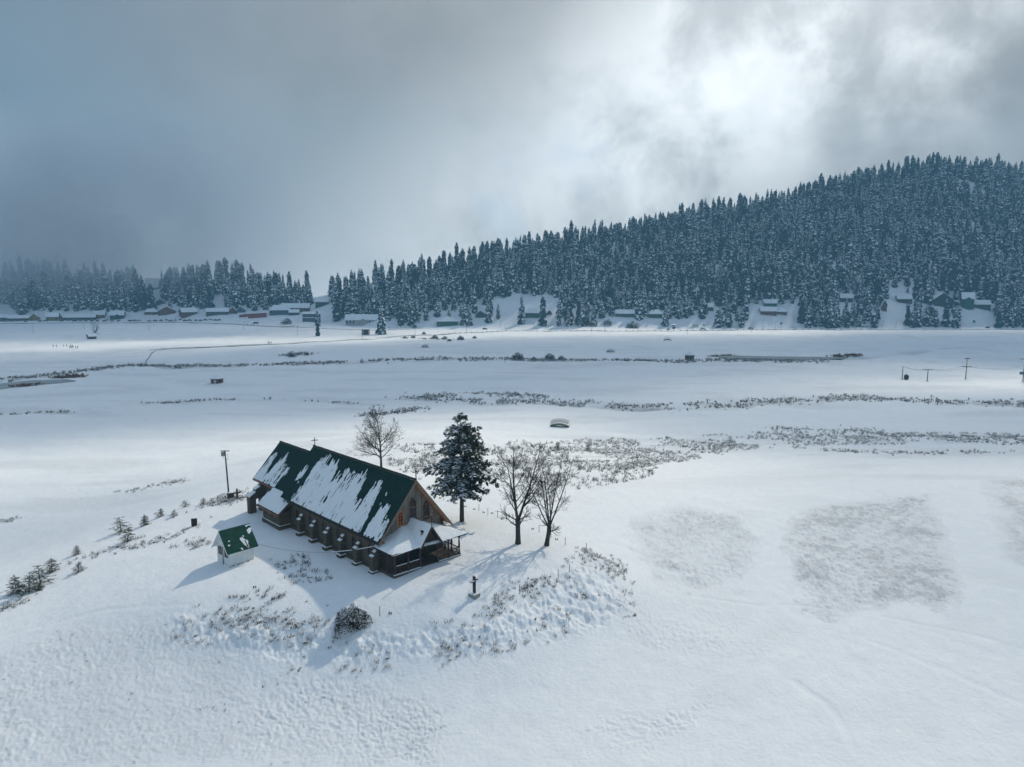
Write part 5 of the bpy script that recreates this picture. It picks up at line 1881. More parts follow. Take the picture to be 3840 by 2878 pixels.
# ------------------------------------------------------------------ utility pole, stone post, grave cross, bin
def props_near():
    p = ground(858, 1852)
    k = p.length / F
    o = thing('utility_pole', 'tall dark utility pole with a small transformer behind the shed', 'pole', (p.x, p.y, p.z - 0.2))
    H_ = 162 * k
    top = Vector((-0.035 * H_, 0, H_))
    MB().tube([(0, 0, -0.4), top * 0.5, top], [0.13, 0.11, 0.08], 8).build('pole', 'metal_dark', o)
    MB().box((top.x - 0.65, -0.05, H_ - 0.12), (top.x + 0.65, 0.05, H_ - 0.02), 0, Matrix.Rotation(R(-6), 4, 'Y') if False else None).build('crossarm', 'timber_dark', o)
    t = MB().box((top.x - 0.55, -0.2, H_ - 0.85), (top.x - 0.08, 0.2, H_ - 0.22)).build('transformer', 'metal_grey', o, bevel=0.04)
    for j in range(3):
        MB().tube([(top.x - 0.5 + 0.2 * j, 0, H_ - 0.22), (top.x - 0.5 + 0.2 * j, 0, H_ - 0.12)], 0.03, 6).build('insulator', 'plaster', t)
    MB().tube([(top.x + 0.05, 0, H_ - 0.5), (top.x + 0.4, 0, H_ - 0.5), (top.x + 0.42, 0, H_ - 1.2), (top.x + 0.1, 0, H_ - 1.5)], 0.02, 4).tube([(top.x - 0.3, 0, H_ - 0.85), (top.x - 0.25, 0, H_ - 1.2), (top.x + 0.02, 0, H_ - 1.25)], 0.02, 4).build('wire', 'metal_dark', o)
    for j in range(8):
        z = H_ * (0.5 + 0.045 * j)
        MB().box((-0.035 * z - 0.2, -0.02, z), (-0.035 * z + 0.2, 0.02, z + 0.03)).build('step_iron', 'metal_dark', o)
    q = ground(866, 1872)
    o = thing('stone_pillar', 'squat stone pillar with a snow cap at the foot of the utility pole', 'pillar', (q.x, q.y, q.z - 0.1), R(20))
    kk = q.length / F
    b = MB().box((-0.45, -0.4, -0.4), (0.45, 0.4, 26 * kk)).build('block', 'stone', o, bevel=0.03)
    MB().lump((0, 0, 26 * kk + 0.02), 0.46, 0.42, 0.1, 0, 10, 3, 0.1).build('snow', 'snow', o, True)
    q = ground(890, 1872)
    o = thing('grave_cross', 'weathered leaning stone cross beside the squat pillar', 'cross', (q.x, q.y, q.z - 0.1), R(15))
    MB().slab([(-0.16, 0, -0.3), (0.16, 0, -0.3), (0.10, 0, 1.55), (-0.10, 0, 1.6)], (0, 0.16, 0)).build('upright', 'stone', o, bevel=0.02)
    MB().slab([(-0.55, 0.01, 0.85), (-0.105, 0.01, 0.82), (-0.105, 0.01, 1.05), (-0.6, 0.01, 1.02)], (0, 0.14, 0)).slab([(0.105, 0.01, 0.82), (0.55, 0.01, 1.0), (0.5, 0.01, 1.22), (0.105, 0.01, 1.05)], (0, 0.14, 0)).build('arm', 'stone', o)
    q = ground(729, 1972)
    o = thing('bin', 'small dark round-topped bin alone on the snow left of the church', 'bin', (q.x, q.y, q.z - 0.03))
    m = MB().tube([(0, 0, 0), (0, 0, 0.1), (0, 0, 0.75), (0, 0, 0.82), (0, 0, 0.98), (0, 0, 1.05)], [0.33, 0.36, 0.36, 0.39, 0.30, 0.1], 12)
    m.build('body', 'timber_dark', o, True)
    MB().lump((0, 0, 1.04), 0.28, 0.28, 0.05, 0, 9, 3, 0.1).build('snow', 'snow', o, True)


props_near()


def fence_and_markers():
    def Z4(x, y):
        return 1300 + x * 0.4295, 1500 + y * 0.4295
    posts = [Z4(*q) for q in ((781, 850), (848, 875), (920, 895), (1155, 970), (1233, 1005), (1318, 1030), (1395, 1055), (1680, 1158), (1784, 1205), (1908, 1270), (2092, 1320))]
    posts += [(2093, 2170), (2135, 2148), (1949, 2228), (1425, 2310)]
    me = MB().tube([(0, 0, -0.3), (0.01, 0, 0.5), (0, 0, 0.95)], [0.035, 0.03, 0.028], 6).mesh('post', 'timber_dark')
    cap = MB().lump((0, 0, 0.97), 0.04, 0.04, 0.025, 0, 6, 3, 0.0).mesh('snow_cap', 'snow')
    lab = ['thin fence post behind the church gable, first from the church', 'thin fence post behind the church gable, second from the church', 'thin fence post just left of the conifer trunk', 'thin fence post just right of the conifer trunk',
           'thin fence post between conifer and forked tree, second right of the conifer', 'thin fence post between conifer and forked tree, third right of the conifer', 'thin fence post closest behind the forked bare tree', 'thin fence post between the two bare trees',
           'thin fence post just beyond the many-stemmed bare tree', 'thin fence post with a weed tuft right of the bare trees', 'outermost thin fence post on the rim right of the bare trees', 'thin post on the rim slope below the bare trees', 'thin post with weeds on the rim below the many-stemmed tree', 'short post on the rim right of the wooden cross', 'short post standing alone right of the round shrub']
    for (a, b), l in zip(posts, lab):
        p = ground(a, b)
        o = thing('fence_post', l, 'post', (p.x, p.y, p.z), random.uniform(0, 6), 'thin posts along the knoll rim')
        place('stake', me, o)
        place('snow', cap, o)
    pairs = [Z4(*q) for q in ((815, 862), (886, 886), (957, 909), (1037, 935), (1115, 960), (1195, 988), (1270, 995), (1358, 1045), (1440, 1078), (1624, 1133), (1832, 1223))] + [(1463, 2303), (955, 2205), (1024, 2248)]
    st = MB().tube([(-0.09, 0, -0.1), (-0.09, 0, 0.16), (-0.09, 0.01, 0.2)], [0.06, 0.065, 0.03], 6).tube([(0.10, 0.02, -0.1), (0.10, 0.02, 0.13), (0.10, 0.02, 0.17)], [0.06, 0.06, 0.03], 6).mesh('stump', 'metal_dark')
    odd = ['small dark knob alone in the snow right of the round shrub', 'pair of dark stubs on the snow below the shed', 'pair of dark stubs above the weedy slope left of the round shrub']
    for i, (a, b) in enumerate(pairs):
        p = ground(a, b)
        o = bpy.data.objects.new('ground_stub', st)
        col.objects.link(o)
        o.location = (p.x, p.y, p.z)
        o.rotation_euler = (0, 0, random.uniform(-0.4, 0.4))
        tag(o, odd[i - 11] if i > 10 else 'pair of small dark stubs in the snow between the thin fence posts', 'stub', 'small dark stubs in the snow')


fence_and_markers()


# ------------------------------------------------------------------ roads, low walls, ponds
def ribbon(name, mat, line, w0, w1, lift, height=0.0, step=4.0):
    g = [ground(a, b) for a, b in line]
    pts = []
    for a, b in zip(g[:-1], g[1:]):
        n = max(1, int((b - a).length / step))
        pts += [a.lerp(b, i / n) for i in range(n)]
    pts.append(g[-1])
    # soften the corners
    for _ in range(2):
        pts = [pts[0]] + [(pts[i - 1] + pts[i] * 2 + pts[i + 1]) / 4 for i in range(1, len(pts) - 1)] + [pts[-1]]
    m = MB()
    L_, R_ = [], []
    for i, p in enumerate(pts):
        d = (pts[min(i + 1, len(pts) - 1)] - pts[max(i - 1, 0)])
        d.z = 0
        d.normalize()
        n = Vector((-d.y, d.x, 0))
        L_.append(p + n * w0)
        R_.append(p + n * w1)
    Z = H0(np.array([q.x for q in L_ + R_]), np.array([q.y for q in L_ + R_]))
    k = len(L_)
    zc = np.maximum(Z[:k], Z[k:]) + lift
    for i in range(k):
        L_[i].z = R_[i].z = float(zc[i])
    for i in range(k - 1):
        if height:
            h = Vector((0, 0, height))
            d = Vector((0, 0, -0.8))
            a, b, c, e = L_[i], R_[i], R_[i + 1], L_[i + 1]
            m.poly((a + h, b + h, c + h, e + h)), m.poly((b + d, c + d, c + h, b + h)), m.poly((e + d, a + d, a + h, e + h))
        else:
            m.poly((L_[i], R_[i], R_[i + 1], L_[i + 1]))
    return m.build(name, mat), pts


ROAD_A = [(523, 1370), (544, 1341), (567, 1316), (676, 1306), (881, 1298), (1058, 1292), (1300, 1276), (1480, 1263), (1620, 1257), (1760, 1248), (1900, 1242), (2100, 1242), (2400, 1242), (2700, 1240), (2900, 1237), (3200, 1237), (3500, 1237), (3840, 1237), (4000, 1237)]
ROAD_B = [(-150, 1214), (0, 1214), (300, 1211), (640, 1209), (830, 1213), (1000, 1224), (1200, 1231), (1400, 1239), (1560, 1232), (1760, 1233)]
r_, _ = ribbon('road', 'road_snow', ROAD_A[2:], 2.0, -2.0, 0.10)
tag(r_, 'snow-covered road round the meadow below the wooded hill', kind='structure')
r_, _ = ribbon('road', 'road_snow', ROAD_B, 2.8, -2.8, 0.10)
tag(r_, 'upper village road past the market stalls', kind='structure')
w_, WP = ribbon('parapet_wall', 'low_wall', ROAD_A[8:], -2.8, -3.1, 0.0, 0.30, 3.0)
tag(w_, 'long low dark parapet wall with regular white-capped posts along the meadow road', 'wall')
pm_ = MB().box((-0.28, -0.28, -0.3), (0.28, 0.28, 0.95)).mesh('parapet_post', 'low_wall')
sm_ = MB().lump((0, 0, 1.0), 0.42, 0.42, 0.16, 0, 6, 3, 0.05).mesh('post_cap', 'snow')
acc = 0.0
for a, b in zip(WP[:-1], WP[1:]):
    acc += (b - a).length
    if acc > 3.3 and project(*b)[0] < 3250 and project(*b)[0] > 1650:
        acc = 0.0
        d = (b - a).normalized()
        n = Vector((-d.y, d.x, 0)) * -3.0
        q = b + n
        q.z = hz(q.x, q.y)
        po = place('post', pm_, w_, q)
        place('cap', sm_, po, (0, 0, 0))
for ln_, a0, lab in ((ROAD_A[2:9], 2.1, 'low dark edge wall on the far side of the left road'), (ROAD_A[:9], -2.1, 'low dark edge wall on the near side of the left road'), (ROAD_B, -3.0, 'low dark retaining wall below the upper village road')):
    o, _ = ribbon('edge_wall', 'low_wall', ln_, a0, a0 - 0.3 * (1 if a0 < 0 else -1), -0.05, 0.28)
    tag(o, lab, 'wall')


def pond(label, pts):
    g = [ground(a, b) for a, b in pts]
    z = min(p.z for p in g) + 0.12
    m = MB().poly([(p.x, p.y, z) for p in g])
    m2 = MB()
    m2.slab([(p.x, p.y, z) for p in g], (0, 0, -0.6))
    o = m2.build('pond', 'ice')
    # lift above the ground inside its outline
    zmax = max(hz(p.x, p.y) for p in g)
    o.location.z = max(0.0, zmax - z + 0.06)
    tag(o, label, kind='structure')


pond('grey frozen pond beside the reddish reeds on the left', [(-120, 1470), (0, 1462), (80, 1452), (200, 1440), (285, 1430), (250, 1424), (120, 1434), (0, 1444), (-120, 1452)])
pond('long grey frozen pond beside the round hut', [(2690, 1344), (2760, 1339), (2900, 1340), (3050, 1341), (3180, 1340), (3150, 1347), (3000, 1350), (2850, 1350), (2740, 1349)])


# ------------------------------------------------------------------ houses
def house(px0, px1, ytop, ybase, style, wall, label, group='village houses and stalls', depth=None, trim='window_dark'):
    p = ground((px0 + px1) / 2, ybase)
    k = p.y / F
    W = (px1 - px0) * k
    Ht = (ybase - ytop) * k
    rz = -math.atan2(p.x, p.y) * 0.6
    D = depth or (15.0 if style == 'steep' else min(max(5.0, W * 0.6), 9.0))
    o = thing('house', label, 'house', (p.x, p.y, p.z - 0.1), rz, group)
    wh = Ht * (0.5 if style not in ('steep', 'flat', 'dormer') else (0.25 if style == 'steep' else 0.8 if style == 'flat' else 0.6))
    ov = 0.5
    x0, x1 = -W / 2 + ov, W / 2 - ov
    zb = -4.0
    rt = 0.28

    def slope_slab(q, par, nm='roof'):
        a, b, c = (Vector(t) for t in q[:3])
        n = (b - a).cross(c - a).normalized()
        if n.z < 0:
            n = -n
            q = q[::-1]
        m = MB().slab(q, tuple(n * rt * 0.5)).build(nm, 'timber_dark', par)
        MB().slab([tuple(Vector(t) + n * (rt * 0.5 + 0.01)) for t in q], tuple(n * rt)).build('snow', 'snow', m)
        return m
    if style in ('long', 'steep', 'porch', 'dormer', 'side'):
        if style == 'side':
            # gable turned towards the right-hand side
            o.rotation_euler = (0, 0, rz + R(28))
        hw = wh
        MB().slab([(x0, y, z) for y, z in ((0, zb), (D, zb), (D, hw), (D / 2, Ht - 0.3), (0, hw))], (x1 - x0, 0, 0)).build('wall', wall, o)
        slope_slab([(x0 - ov, D / 2, Ht), (x0 - ov, -0.7, hw - 0.25), (x1 + ov, -0.7, hw - 0.25), (x1 + ov, D / 2, Ht)], o)
        slope_slab([(x1 + ov, D / 2, Ht), (x1 + ov, D + 0.7, hw - 0.25), (x0 - ov, D + 0.7, hw - 0.25), (x0 - ov, D / 2, Ht)], o)
        if style in ('porch', 'dormer'):
            cx, gw = (0.05 * W, min(2.6, W * 0.16)) if style == 'porch' else (0, W * 0.28)
            zt, z0 = hw + (1.0 if style == 'porch' else 1.6), hw - 0.4
            MB().slab([(cx - gw * 0.8, -1.6, zb), (cx + gw * 0.8, -1.6, zb), (cx + gw * 0.8, -1.6, z0), (cx, -1.6, zt - 0.2), (cx - gw * 0.8, -1.6, z0)], (0, 3.0, 0)).build('porch', wall, o)
            slope_slab([(cx, -2.1, zt), (cx - gw, -2.1, z0 - 0.1), (cx - gw, 2.0, z0 - 0.1), (cx, 2.0, zt)], o, 'porch_roof')
            slope_slab([(cx, 2.0, zt), (cx + gw, 2.0, z0 - 0.1), (cx + gw, -2.1, z0 - 0.1), (cx, -2.1, zt)], o, 'porch_roof')
    elif style == 'gable':
        hw = wh
        MB().slab([(x, 0, z) for x, z in ((x0, zb), (x1, zb), (x1, hw), (0, Ht - 0.3), (x0, hw))], (0, D, 0)).build('wall', wall, o)
        slope_slab([(0, -0.7, Ht), (x0 - ov, -0.7, hw - 0.2), (x0 - ov, D + 0.5, hw - 0.2), (0, D + 0.5, Ht)], o)
        slope_slab([(0, D + 0.5, Ht), (x1 + ov, D + 0.5, hw - 0.2), (x1 + ov, -0.7, hw - 0.2), (0, -0.7, Ht)], o)
    elif style in ('hip', 'pyramid'):
        hw = wh
        MB().box((x0, 0, zb), (x1, D, hw)).build('wall', wall, o)
        r = 0.02 if style == 'pyramid' else max(0.1, W / 2 - D * 0.45)
        r = min(r, W / 2 - 0.6)
        a, b, c, d = (x0 - ov, -0.7, hw - 0.1), (x1 + ov, -0.7, hw - 0.1), (x1 + ov, D + 0.7, hw - 0.1), (x0 - ov, D + 0.7, hw - 0.1)
        e, f = (-r, D / 2, Ht), (r, D / 2, Ht)
        slope_slab([a, b, f, e], o), slope_slab([c, d, e, f], o), slope_slab([d, a, e], o), slope_slab([b, c, f], o)
    else:
        hw = wh
        MB().box((x0, 0, zb), (x1, D, hw)).build('wall', wall, o)
        slope_slab([(x0 - ov, -0.9, hw), (x1 + ov, -0.9, hw), (x1 + ov, D + 0.5, Ht - 0.2), (x0 - ov, D + 0.5, Ht - 0.2)], o)
        slope_slab([(x0 - ov, -1.0, hw * 0.5), (x1 + ov, -1.0, hw * 0.5), (x1 + ov, -0.02, hw * 0.56), (x0 - ov, -0.02, hw * 0.56)], o, 'canopy')
    n = max(2, int(W / 3.2))
    for i in range(n):
        cx = x0 + (x1 - x0) * (i + 0.5) / n
        if style in ('porch', 'dormer') and abs(cx) < W * 0.2:
            continue
        if i == n // 2 and style not in ('steep',):
            dr = MB().box((cx - 0.55, -0.10, 0.0), (cx + 0.55, -0.004, min(2.0, hw * 0.85))).build('door', 'wood_brown' if wall != 'wood_brown' else 'wall_dark', o)
            MB().box((cx + 0.35, -0.14, 0.9), (cx + 0.42, -0.102, 1.05)).build('handle', 'metal_grey', dr)
            continue
        zb0, zt0 = hw * 0.36, hw * 0.80
        wd = min(0.75, (x1 - x0) / n * 0.3)
        fr = MB().box((cx - wd - 0.08, -0.08, zb0 - 0.08), (cx + wd + 0.08, -0.004, zt0 + 0.08)).build('window', 'wall_white', o)
        MB().box((cx - wd, -0.10, zb0), (cx + wd, -0.082, zt0)).build('pane', trim, fr)
    if 'chimney' in label:
        MB().box((x0 + 0.3 * W, D * 0.3, hw), (x0 + 0.3 * W + 0.9, D * 0.3 + 0.9, Ht + 1.0)).build('chimney', 'green_deep', o)
    return o


for h_ in HOUSES:
    house(*h_)

# small huts out on the meadow
def round_hut(px0, px1, ytop, ybase, label, door='green_paint'):
    p = ground((px0 + px1) / 2, ybase)
    k = p.y / F
    W, Ht = (px1 - px0) * k, (ybase - ytop) * k
    o = thing('hut', label, 'hut', (p.x, p.y + W * 0.3, p.z - 0.05))
    r, hw = W * 0.42, Ht * 0.52
    n = 8
    ring = lambda rr, z: [(rr * math.cos(2 * math.pi * (i + 0.5) / n), rr * math.sin(2 * math.pi * (i + 0.5) / n), z) for i in range(n)]
    MB().slab(ring(r, -0.6), (0, 0, hw + 0.6)).build('wall', 'brick_red', o)
    m, sn = MB(), MB()
    for rr, z, b in ((W * 0.5, hw - 0.05, m), (W * 0.49, hw + 0.09, sn)):
        q = ring(rr, z)
        ap = (0, 0, Ht - (0.25 if b is m else 0.0))
        for i in range(n):
            b.poly((q[i], q[(i + 1) % n], ap))
        b.poly(q[::-1])
    rf = m.build('roof', 'green_deep', o)
    sn.build('snow', 'snow', rf)
    a = r * math.cos(math.pi / n)
    MB().box((-0.5, -a - 0.06, 0), (0.5, -a + 0.01, hw * 0.8)).build('door', door, o)
    for s in (-1, 1):
        M = Matrix.Rotation(s * math.pi / 4, 4, 'Z')
        MB().box((-0.5, -a - 0.05, hw * 0.35), (0.5, -a + 0.01, hw * 0.8), 0, M).build('window', 'window_dark', o)


round_hut(2568, 2609, 1318, 1350, 'round red hut with green door under a snowy cone roof by the long pond')
round_hut(782, 834, 1406, 1439, 'round dark red hut with snowy roof alone on the left meadow', 'wall_white')
house(333, 363, 1253, 1271, 'side', 'wood_brown', 'tiny brown hut beside the small leafless tree on the left snowfield', None)
house(2520, 2534, 1217, 1234, 'flat', 'brick_red', 'small orange-red kiosk by the meadow road', None, 2.5)


# ------------------------------------------------------------------ footbridges
def bridge(px, py, wpx, label, n=8):
    p = ground(px, py)
    k = p.length / F
    L_ = wpx * k
    o = thing('footbridge', label, 'bridge', (p.x, p.y, p.z), R(-12))
    hgt = L_ * 0.12
    arc = lambda x: hgt * (1 - (2 * x / L_) ** 2)
    wd = L_ * 0.22
    d = MB()
    N = 12
    for i in range(N):
        xa, xb = -L_ / 2 + L_ * i / N, -L_ / 2 + L_ * (i + 1) / N
        d.slab([(xa, -wd, arc(xa) + 0.1), (xb, -wd, arc(xb) + 0.1), (xb, wd, arc(xb) + 0.1), (xa, wd, arc(xa) + 0.1)], (0, 0, 0.25))
    d.build('deck', 'green_deep', o)
    sn = MB()
    for i in range(N):
        xa, xb = -L_ / 2 + L_ * i / N, -L_ / 2 + L_ * (i + 1) / N
        sn.slab([(xa, -wd * 0.85, arc(xa) + 0.36), (xb, -wd * 0.85, arc(xb) + 0.36), (xb, wd * 0.85, arc(xb) + 0.36), (xa, wd * 0.85, arc(xa) + 0.36)], (0, 0, 0.06))
    sn.build('snow', 'snow', o)
    rh = L_ * 0.2
    for s in (-1, 1):
        r = MB()
        r.tube([(x, s * wd, arc(x) + 0.35 + rh) for x in np.linspace(-L_ / 2, L_ / 2, N + 1)], 0.04, 5)
        r.tube([(x, s * wd, arc(x) + 0.42) for x in np.linspace(-L_ / 2, L_ / 2, N + 1)], 0.04, 5)
        ro = r.build('railing', 'green_paint', o)
        for i in range(n):
            x0, x1 = -L_ / 2 + L_ * i / n, -L_ / 2 + L_ * (i + 1) / n
            z0, z1 = arc(x0) + 0.42, arc(x1) + 0.42
            la = MB().tube([(x0, s * wd, z0), (x1, s * wd, z1 + rh)], 0.026, 4).tube([(x0, s * wd, z0 + rh), (x1, s * wd, z1)], 0.026, 4).tube([(x0, s * wd, z0 - 0.3), (x0, s * wd, z0 + rh)], 0.04, 4)
            la.build('lattice', 'green_deep', ro)
        r = MB()
        r.slab([(x, s * (wd + 0.06), arc(x) + 0.06) for x in np.linspace(-L_ / 2, L_ / 2, N + 1)] + [(x, s * (wd + 0.06), arc(x) * 0.88 - 0.02) for x in np.linspace(L_ / 2, -L_ / 2, N + 1)], (0, -s * 0.12, 0))
        r.build('side_beam', 'green_deep', o)


bridge(2100, 1600, 70, 'green arched footbridge with lattice railings in the sunlit snow behind the bare trees')
bridge(2503, 1278, 27, 'small green arched footbridge farthest out, near the meadow road', 5)
bridge(2290, 1322, 30, 'small green arched footbridge just before the far stream', 5)
bridge(1594, 1303, 24, 'small dark arched footbridge on the open snow below the pyramid-roofed house', 5)


# ------------------------------------------------------------------ ropeway pylons
def pylon(px, ytop, ybase, label, style, mat='yellow_paint'):
    p = ground(px, ybase)
    k = p.length / F
    Ht = (ybase - ytop) * k
    o = thing('pylon', label, 'pylon', (p.x, p.y, p.z - 0.1))
    MB().tube([(0, 0, -0.5), (0, 0, Ht * 0.6), (0, 0, Ht)], [0.20, 0.17, 0.13], 8).build('mast', mat, o)
    if style == 'cross':
        MB().box((-2.2, -0.12, Ht * 0.575), (2.2, 0.12, Ht * 0.605)).box((-1.1, -0.12, Ht * 0.97), (1.1, 0.12, Ht * 1.01)).build('crossarm', 'metal_dark', o)
    elif style == 'tee':
        MB().box((-2.2, -0.1, Ht * 0.965), (2.2, 0.1, Ht)).build('crossarm', 'metal_dark', o)
    elif style == 'box':
        MB().box((-1.8, -0.25, Ht * 0.96), (1.2, 0.25, Ht)).build('crossarm', 'metal_grey', o)
        MB().box((-1.4, -0.4, Ht * 0.30), (1.2, 0.4, Ht * 0.42)).build('panel', 'wall_blue', o)
    MB().tube([(0, 0, -0.5), (0, 0, 0.25)], [0.6, 0.55], 8).build('footing', 'concrete', o)
    return o, p, Ht


P1 = pylon(3383, 1379, 1423, 'plain yellow ropeway mast beside a hanging cabin', 'plain')
P2 = pylon(3477, 1391, 1431, 'thin T-shaped ropeway pylon between the yellow masts', 'tee', 'pole_grey')
P3 = pylon(3621, 1355, 1421, 'yellow ropeway pylon with a dark crossarm', 'cross')
P4 = pylon(3836, 1360, 1430, 'ropeway pylon with a blue panel at the right edge of the meadow', 'box', 'pole_grey')
ropes = MB()
tops = [P[1] + Vector((0, 0, P[2] * (0.97 if i < 2 else 0.59))) for i, P in enumerate((P1, P2, P3, P4))]
for s in (-1.8, 1.8):
    for a, b in zip(tops[:-1], tops[1:]):
        ropes.tube([a.lerp(b, t) + Vector((0, s, -0.8 * 4 * t * (1 - t))) for t in (0, 0.25, 0.5, 0.75, 1)], 0.04, 4)
tag(ropes.build('rope', 'metal_dark'), 'thin ropeway cables strung between the pylons', 'rope')
p_ = ground(3393, 1423)
o_ = thing('ropeway_cabin', 'small dark ropeway cabin beside the plain yellow mast', 'cabin', (p_.x, p_.y - 1, p_.z))
MB().tube([(0, 0, 0.0), (0, 0, 0.3), (0, 0, 1.6), (0, 0, 2.1)], [0.6, 0.95, 0.95, 0.55], 8).build('body', 'metal_dark', o_)
MB().tube([(0, 0, 2.1), (0.1, 0, 2.9)], 0.06, 5).build('hanger', 'metal_dark', o_)
MB().box((-0.6, -0.97, 0.8), (0.6, -0.9, 1.5)).build('window', 'window_dark', o_)


# ------------------------------------------------------------------ street lamps, signs
LP = MB().tube([(0, 0, -0.4), (0, 0, 4), (0, 0, 7.2)], [0.13, 0.11, 0.08], 6).mesh('lamp_pole', 'pole_grey')
LA = MB().tube([(0, 0, 7.1), (0.5, -0.1, 7.5), (1.3, -0.2, 7.55)], 0.06, 5).mesh('lamp_arm', 'pole_grey')
LH = MB().box((1.1, -0.35, 7.44), (1.9, -0.05, 7.6)).mesh('lamp_head', 'metal_grey')
lamps = [(125, 1247, 'first from the left edge'), (316, 1238, 'second from the left edge'), (560, 1240, 'below the first red hut'), (915, 1240, 'below the violet-grey shop'), (1115, 1257, 'below the long brown lodge'), (1359, 1273, 'in front of the whitish guesthouse'),
         (1557, 1262, 'left of the pyramid-roofed house'), (1749, 1247, 'right of the pyramid-roofed house'), (1877, 1232, 'first of the close pair below the snow slope'), (1894, 1243, 'second of the close pair below the snow slope'), (2002, 1236, 'below the bright green cottage'), (2056, 1245, 'below the tiny gabled hut'),
         (2219, 1250, 'where the sunlit snow meets the road'), (2267, 1240, 'left of the long low green cottage'), (2392, 1250, 'below the long low green cottage'), (2478, 1239, 'below the hipped green cottage'), (2577, 1253, 'right of the red kiosk'), (2817, 1247, 'beside the car below the red brick house'),
         (2860, 1232, 'below the red brick house'), (2907, 1236, 'below the brick annex'), (3306, 1242, 'below the narrow red house'), (3359, 1233, 'below the snow chute'), (3602, 1240, 'tall one below the dark green lodge'), (3810, 1238, 'near the right edge')]
for i_, (a, b, w) in enumerate(lamps):
    p_ = ground(a, b)
    o_ = thing('street_lamp', 'thin grey street lamp ' + w, 'street lamp', (p_.x, p_.y, p_.z), random.uniform(-0.3, 0.3), 'street lamps round the meadow')
    place('pole', LP, o_)
    ar_ = place('arm', LA, o_)
    place('lamp_head', LH, ar_)


def sign(px, py, wpx, hpx, mat, label):
    p = ground(px, py + hpx * 1.6)
    k = p.length / F
    w, h = wpx * k, hpx * k
    z = h * 0.8
    o = thing('sign', label, 'sign', (p.x, p.y, p.z))
    MB().box((-w / 2, -0.06, z), (w / 2, 0.02, z + h)).build('board', mat, o, bevel=0.02)
    for s in (-1, 1):
        MB().tube([(s * w * 0.38, 0.08, -0.3), (s * w * 0.38, 0.08, z + h * 0.8)], 0.07, 5).build('leg', 'pole_grey', o)
    MB().box((-w / 2, -0.1, z + h + 0.003), (w / 2, 0.1, z + h + 0.12)).build('snow', 'snow', o)


sign(2608, 1220, 21, 11, 'wall_white', 'white notice board by the road between kiosk and car')
sign(2639, 1218, 7, 6, 'sign_green', 'small green sign above the parked white car')
sign(2929, 1212, 8, 7, 'sign_green', 'small green sign below the brick annex')
sign(3438, 1207, 12, 9, 'sign_green', 'green board under the firs left of the dark green lodge')
sign(3652, 1206, 9, 7, 'sign_green', 'small green sign on the slope below the tall lodge')
for a, b, c, d, lab in ((897, 929, 1180, 1193, 'short red banner fence beside the parked cars'), (930, 1000, 1175, 1195, 'long red banner fence below the lodge')):
    p0_, p1_ = ground(a, d), ground(b, d - 4)
    h_ = (d - c) * p0_.y / F * 0.85
    m_ = MB().slab([p0_, p1_, p1_ + Vector((0, 0, h_)), p0_ + Vector((0, 0, h_))], (0, 0.15, 0))
    tag(m_.build('banner_fence', 'red_banner'), lab, 'fence')


# ------------------------------------------------------------------ vehicles
def car_meshes():
    prof = [(-2.1, 0.35), (-2.15, 0.75), (-1.95, 0.95), (-1.45, 1.02), (-1.0, 1.5), (0.55, 1.52), (1.2, 1.05), (1.95, 0.9), (2.12, 0.65), (2.1, 0.35)]
    body = MB()
    N = len(prof)
    rings = []
    for y, kz, kx in ((-0.82, 1.0, 1.0), (-0.78, 1.0, 1.0), (0.78, 1.0, 1.0), (0.82, 1.0, 1.0)):
        rings.append([(x * kx, (y if z < 1.0 else y * 0.82), z) for x, z in prof])
    for a, b in zip(rings[:-1], rings[1:]):
        for i in range(N):
            j = (i + 1) % N
            body.poly((a[i], a[j], b[j], b[i]))
    body.poly(rings[0][::-1]), body.poly(rings[-1])
    gl = MB()
    for s in (-1, 1):
        gl.poly([(-1.25, s * 0.80, 1.05), (1.0, s * 0.80, 1.07), (0.5, s * 0.69, 1.46), (-0.95, s * 0.69, 1.45)][::s])
    gl.poly([(1.16, -0.6, 1.1), (1.16, 0.6, 1.1), (0.62, 0.55, 1.5), (0.62, -0.55, 1.5)]), gl.poly([(-1.44, 0.6, 1.08), (-1.44, -0.6, 1.08), (-1.05, -0.55, 1.47), (-1.05, 0.55, 1.47)])
    wh = MB().tube([(0, -0.11, 0), (0, 0.11, 0)], 0.33, 10)
    sn = MB().slab([(-1.0, -0.6, 1.53), (0.5, -0.6, 1.55), (0.5, 0.6, 1.55), (-1.0, 0.6, 1.53)], (0, 0, 0.1))
    return body, gl.mesh('car_glass', 'window_dark'), wh.mesh('car_wheel', 'tyre'), sn.mesh('car_snow', 'snow')


cb_, cg_, cw_, cs_ = car_meshes()
CARB = {n: cb_.mesh('car_body', n) for n in ('car_white', 'car_dark', 'car_silver', 'car_green', 'car_blue')}


def car(px, py, paint, label, rz=0.0, group='cars parked along the village road', s=1.0):
    p = ground(px, py)
    o = thing('parked_car', label, 'car', (p.x, p.y, p.z + 0.02), rz, group, s)
    place('body', CARB[paint], o)
    place('windows', cg_, o)
    for sx in (-1.3, 1.3):
        for sy in (-0.72, 0.72):
            place('wheel', cw_, o, (sx, sy, 0.33))
    place('snow', cs_, o)


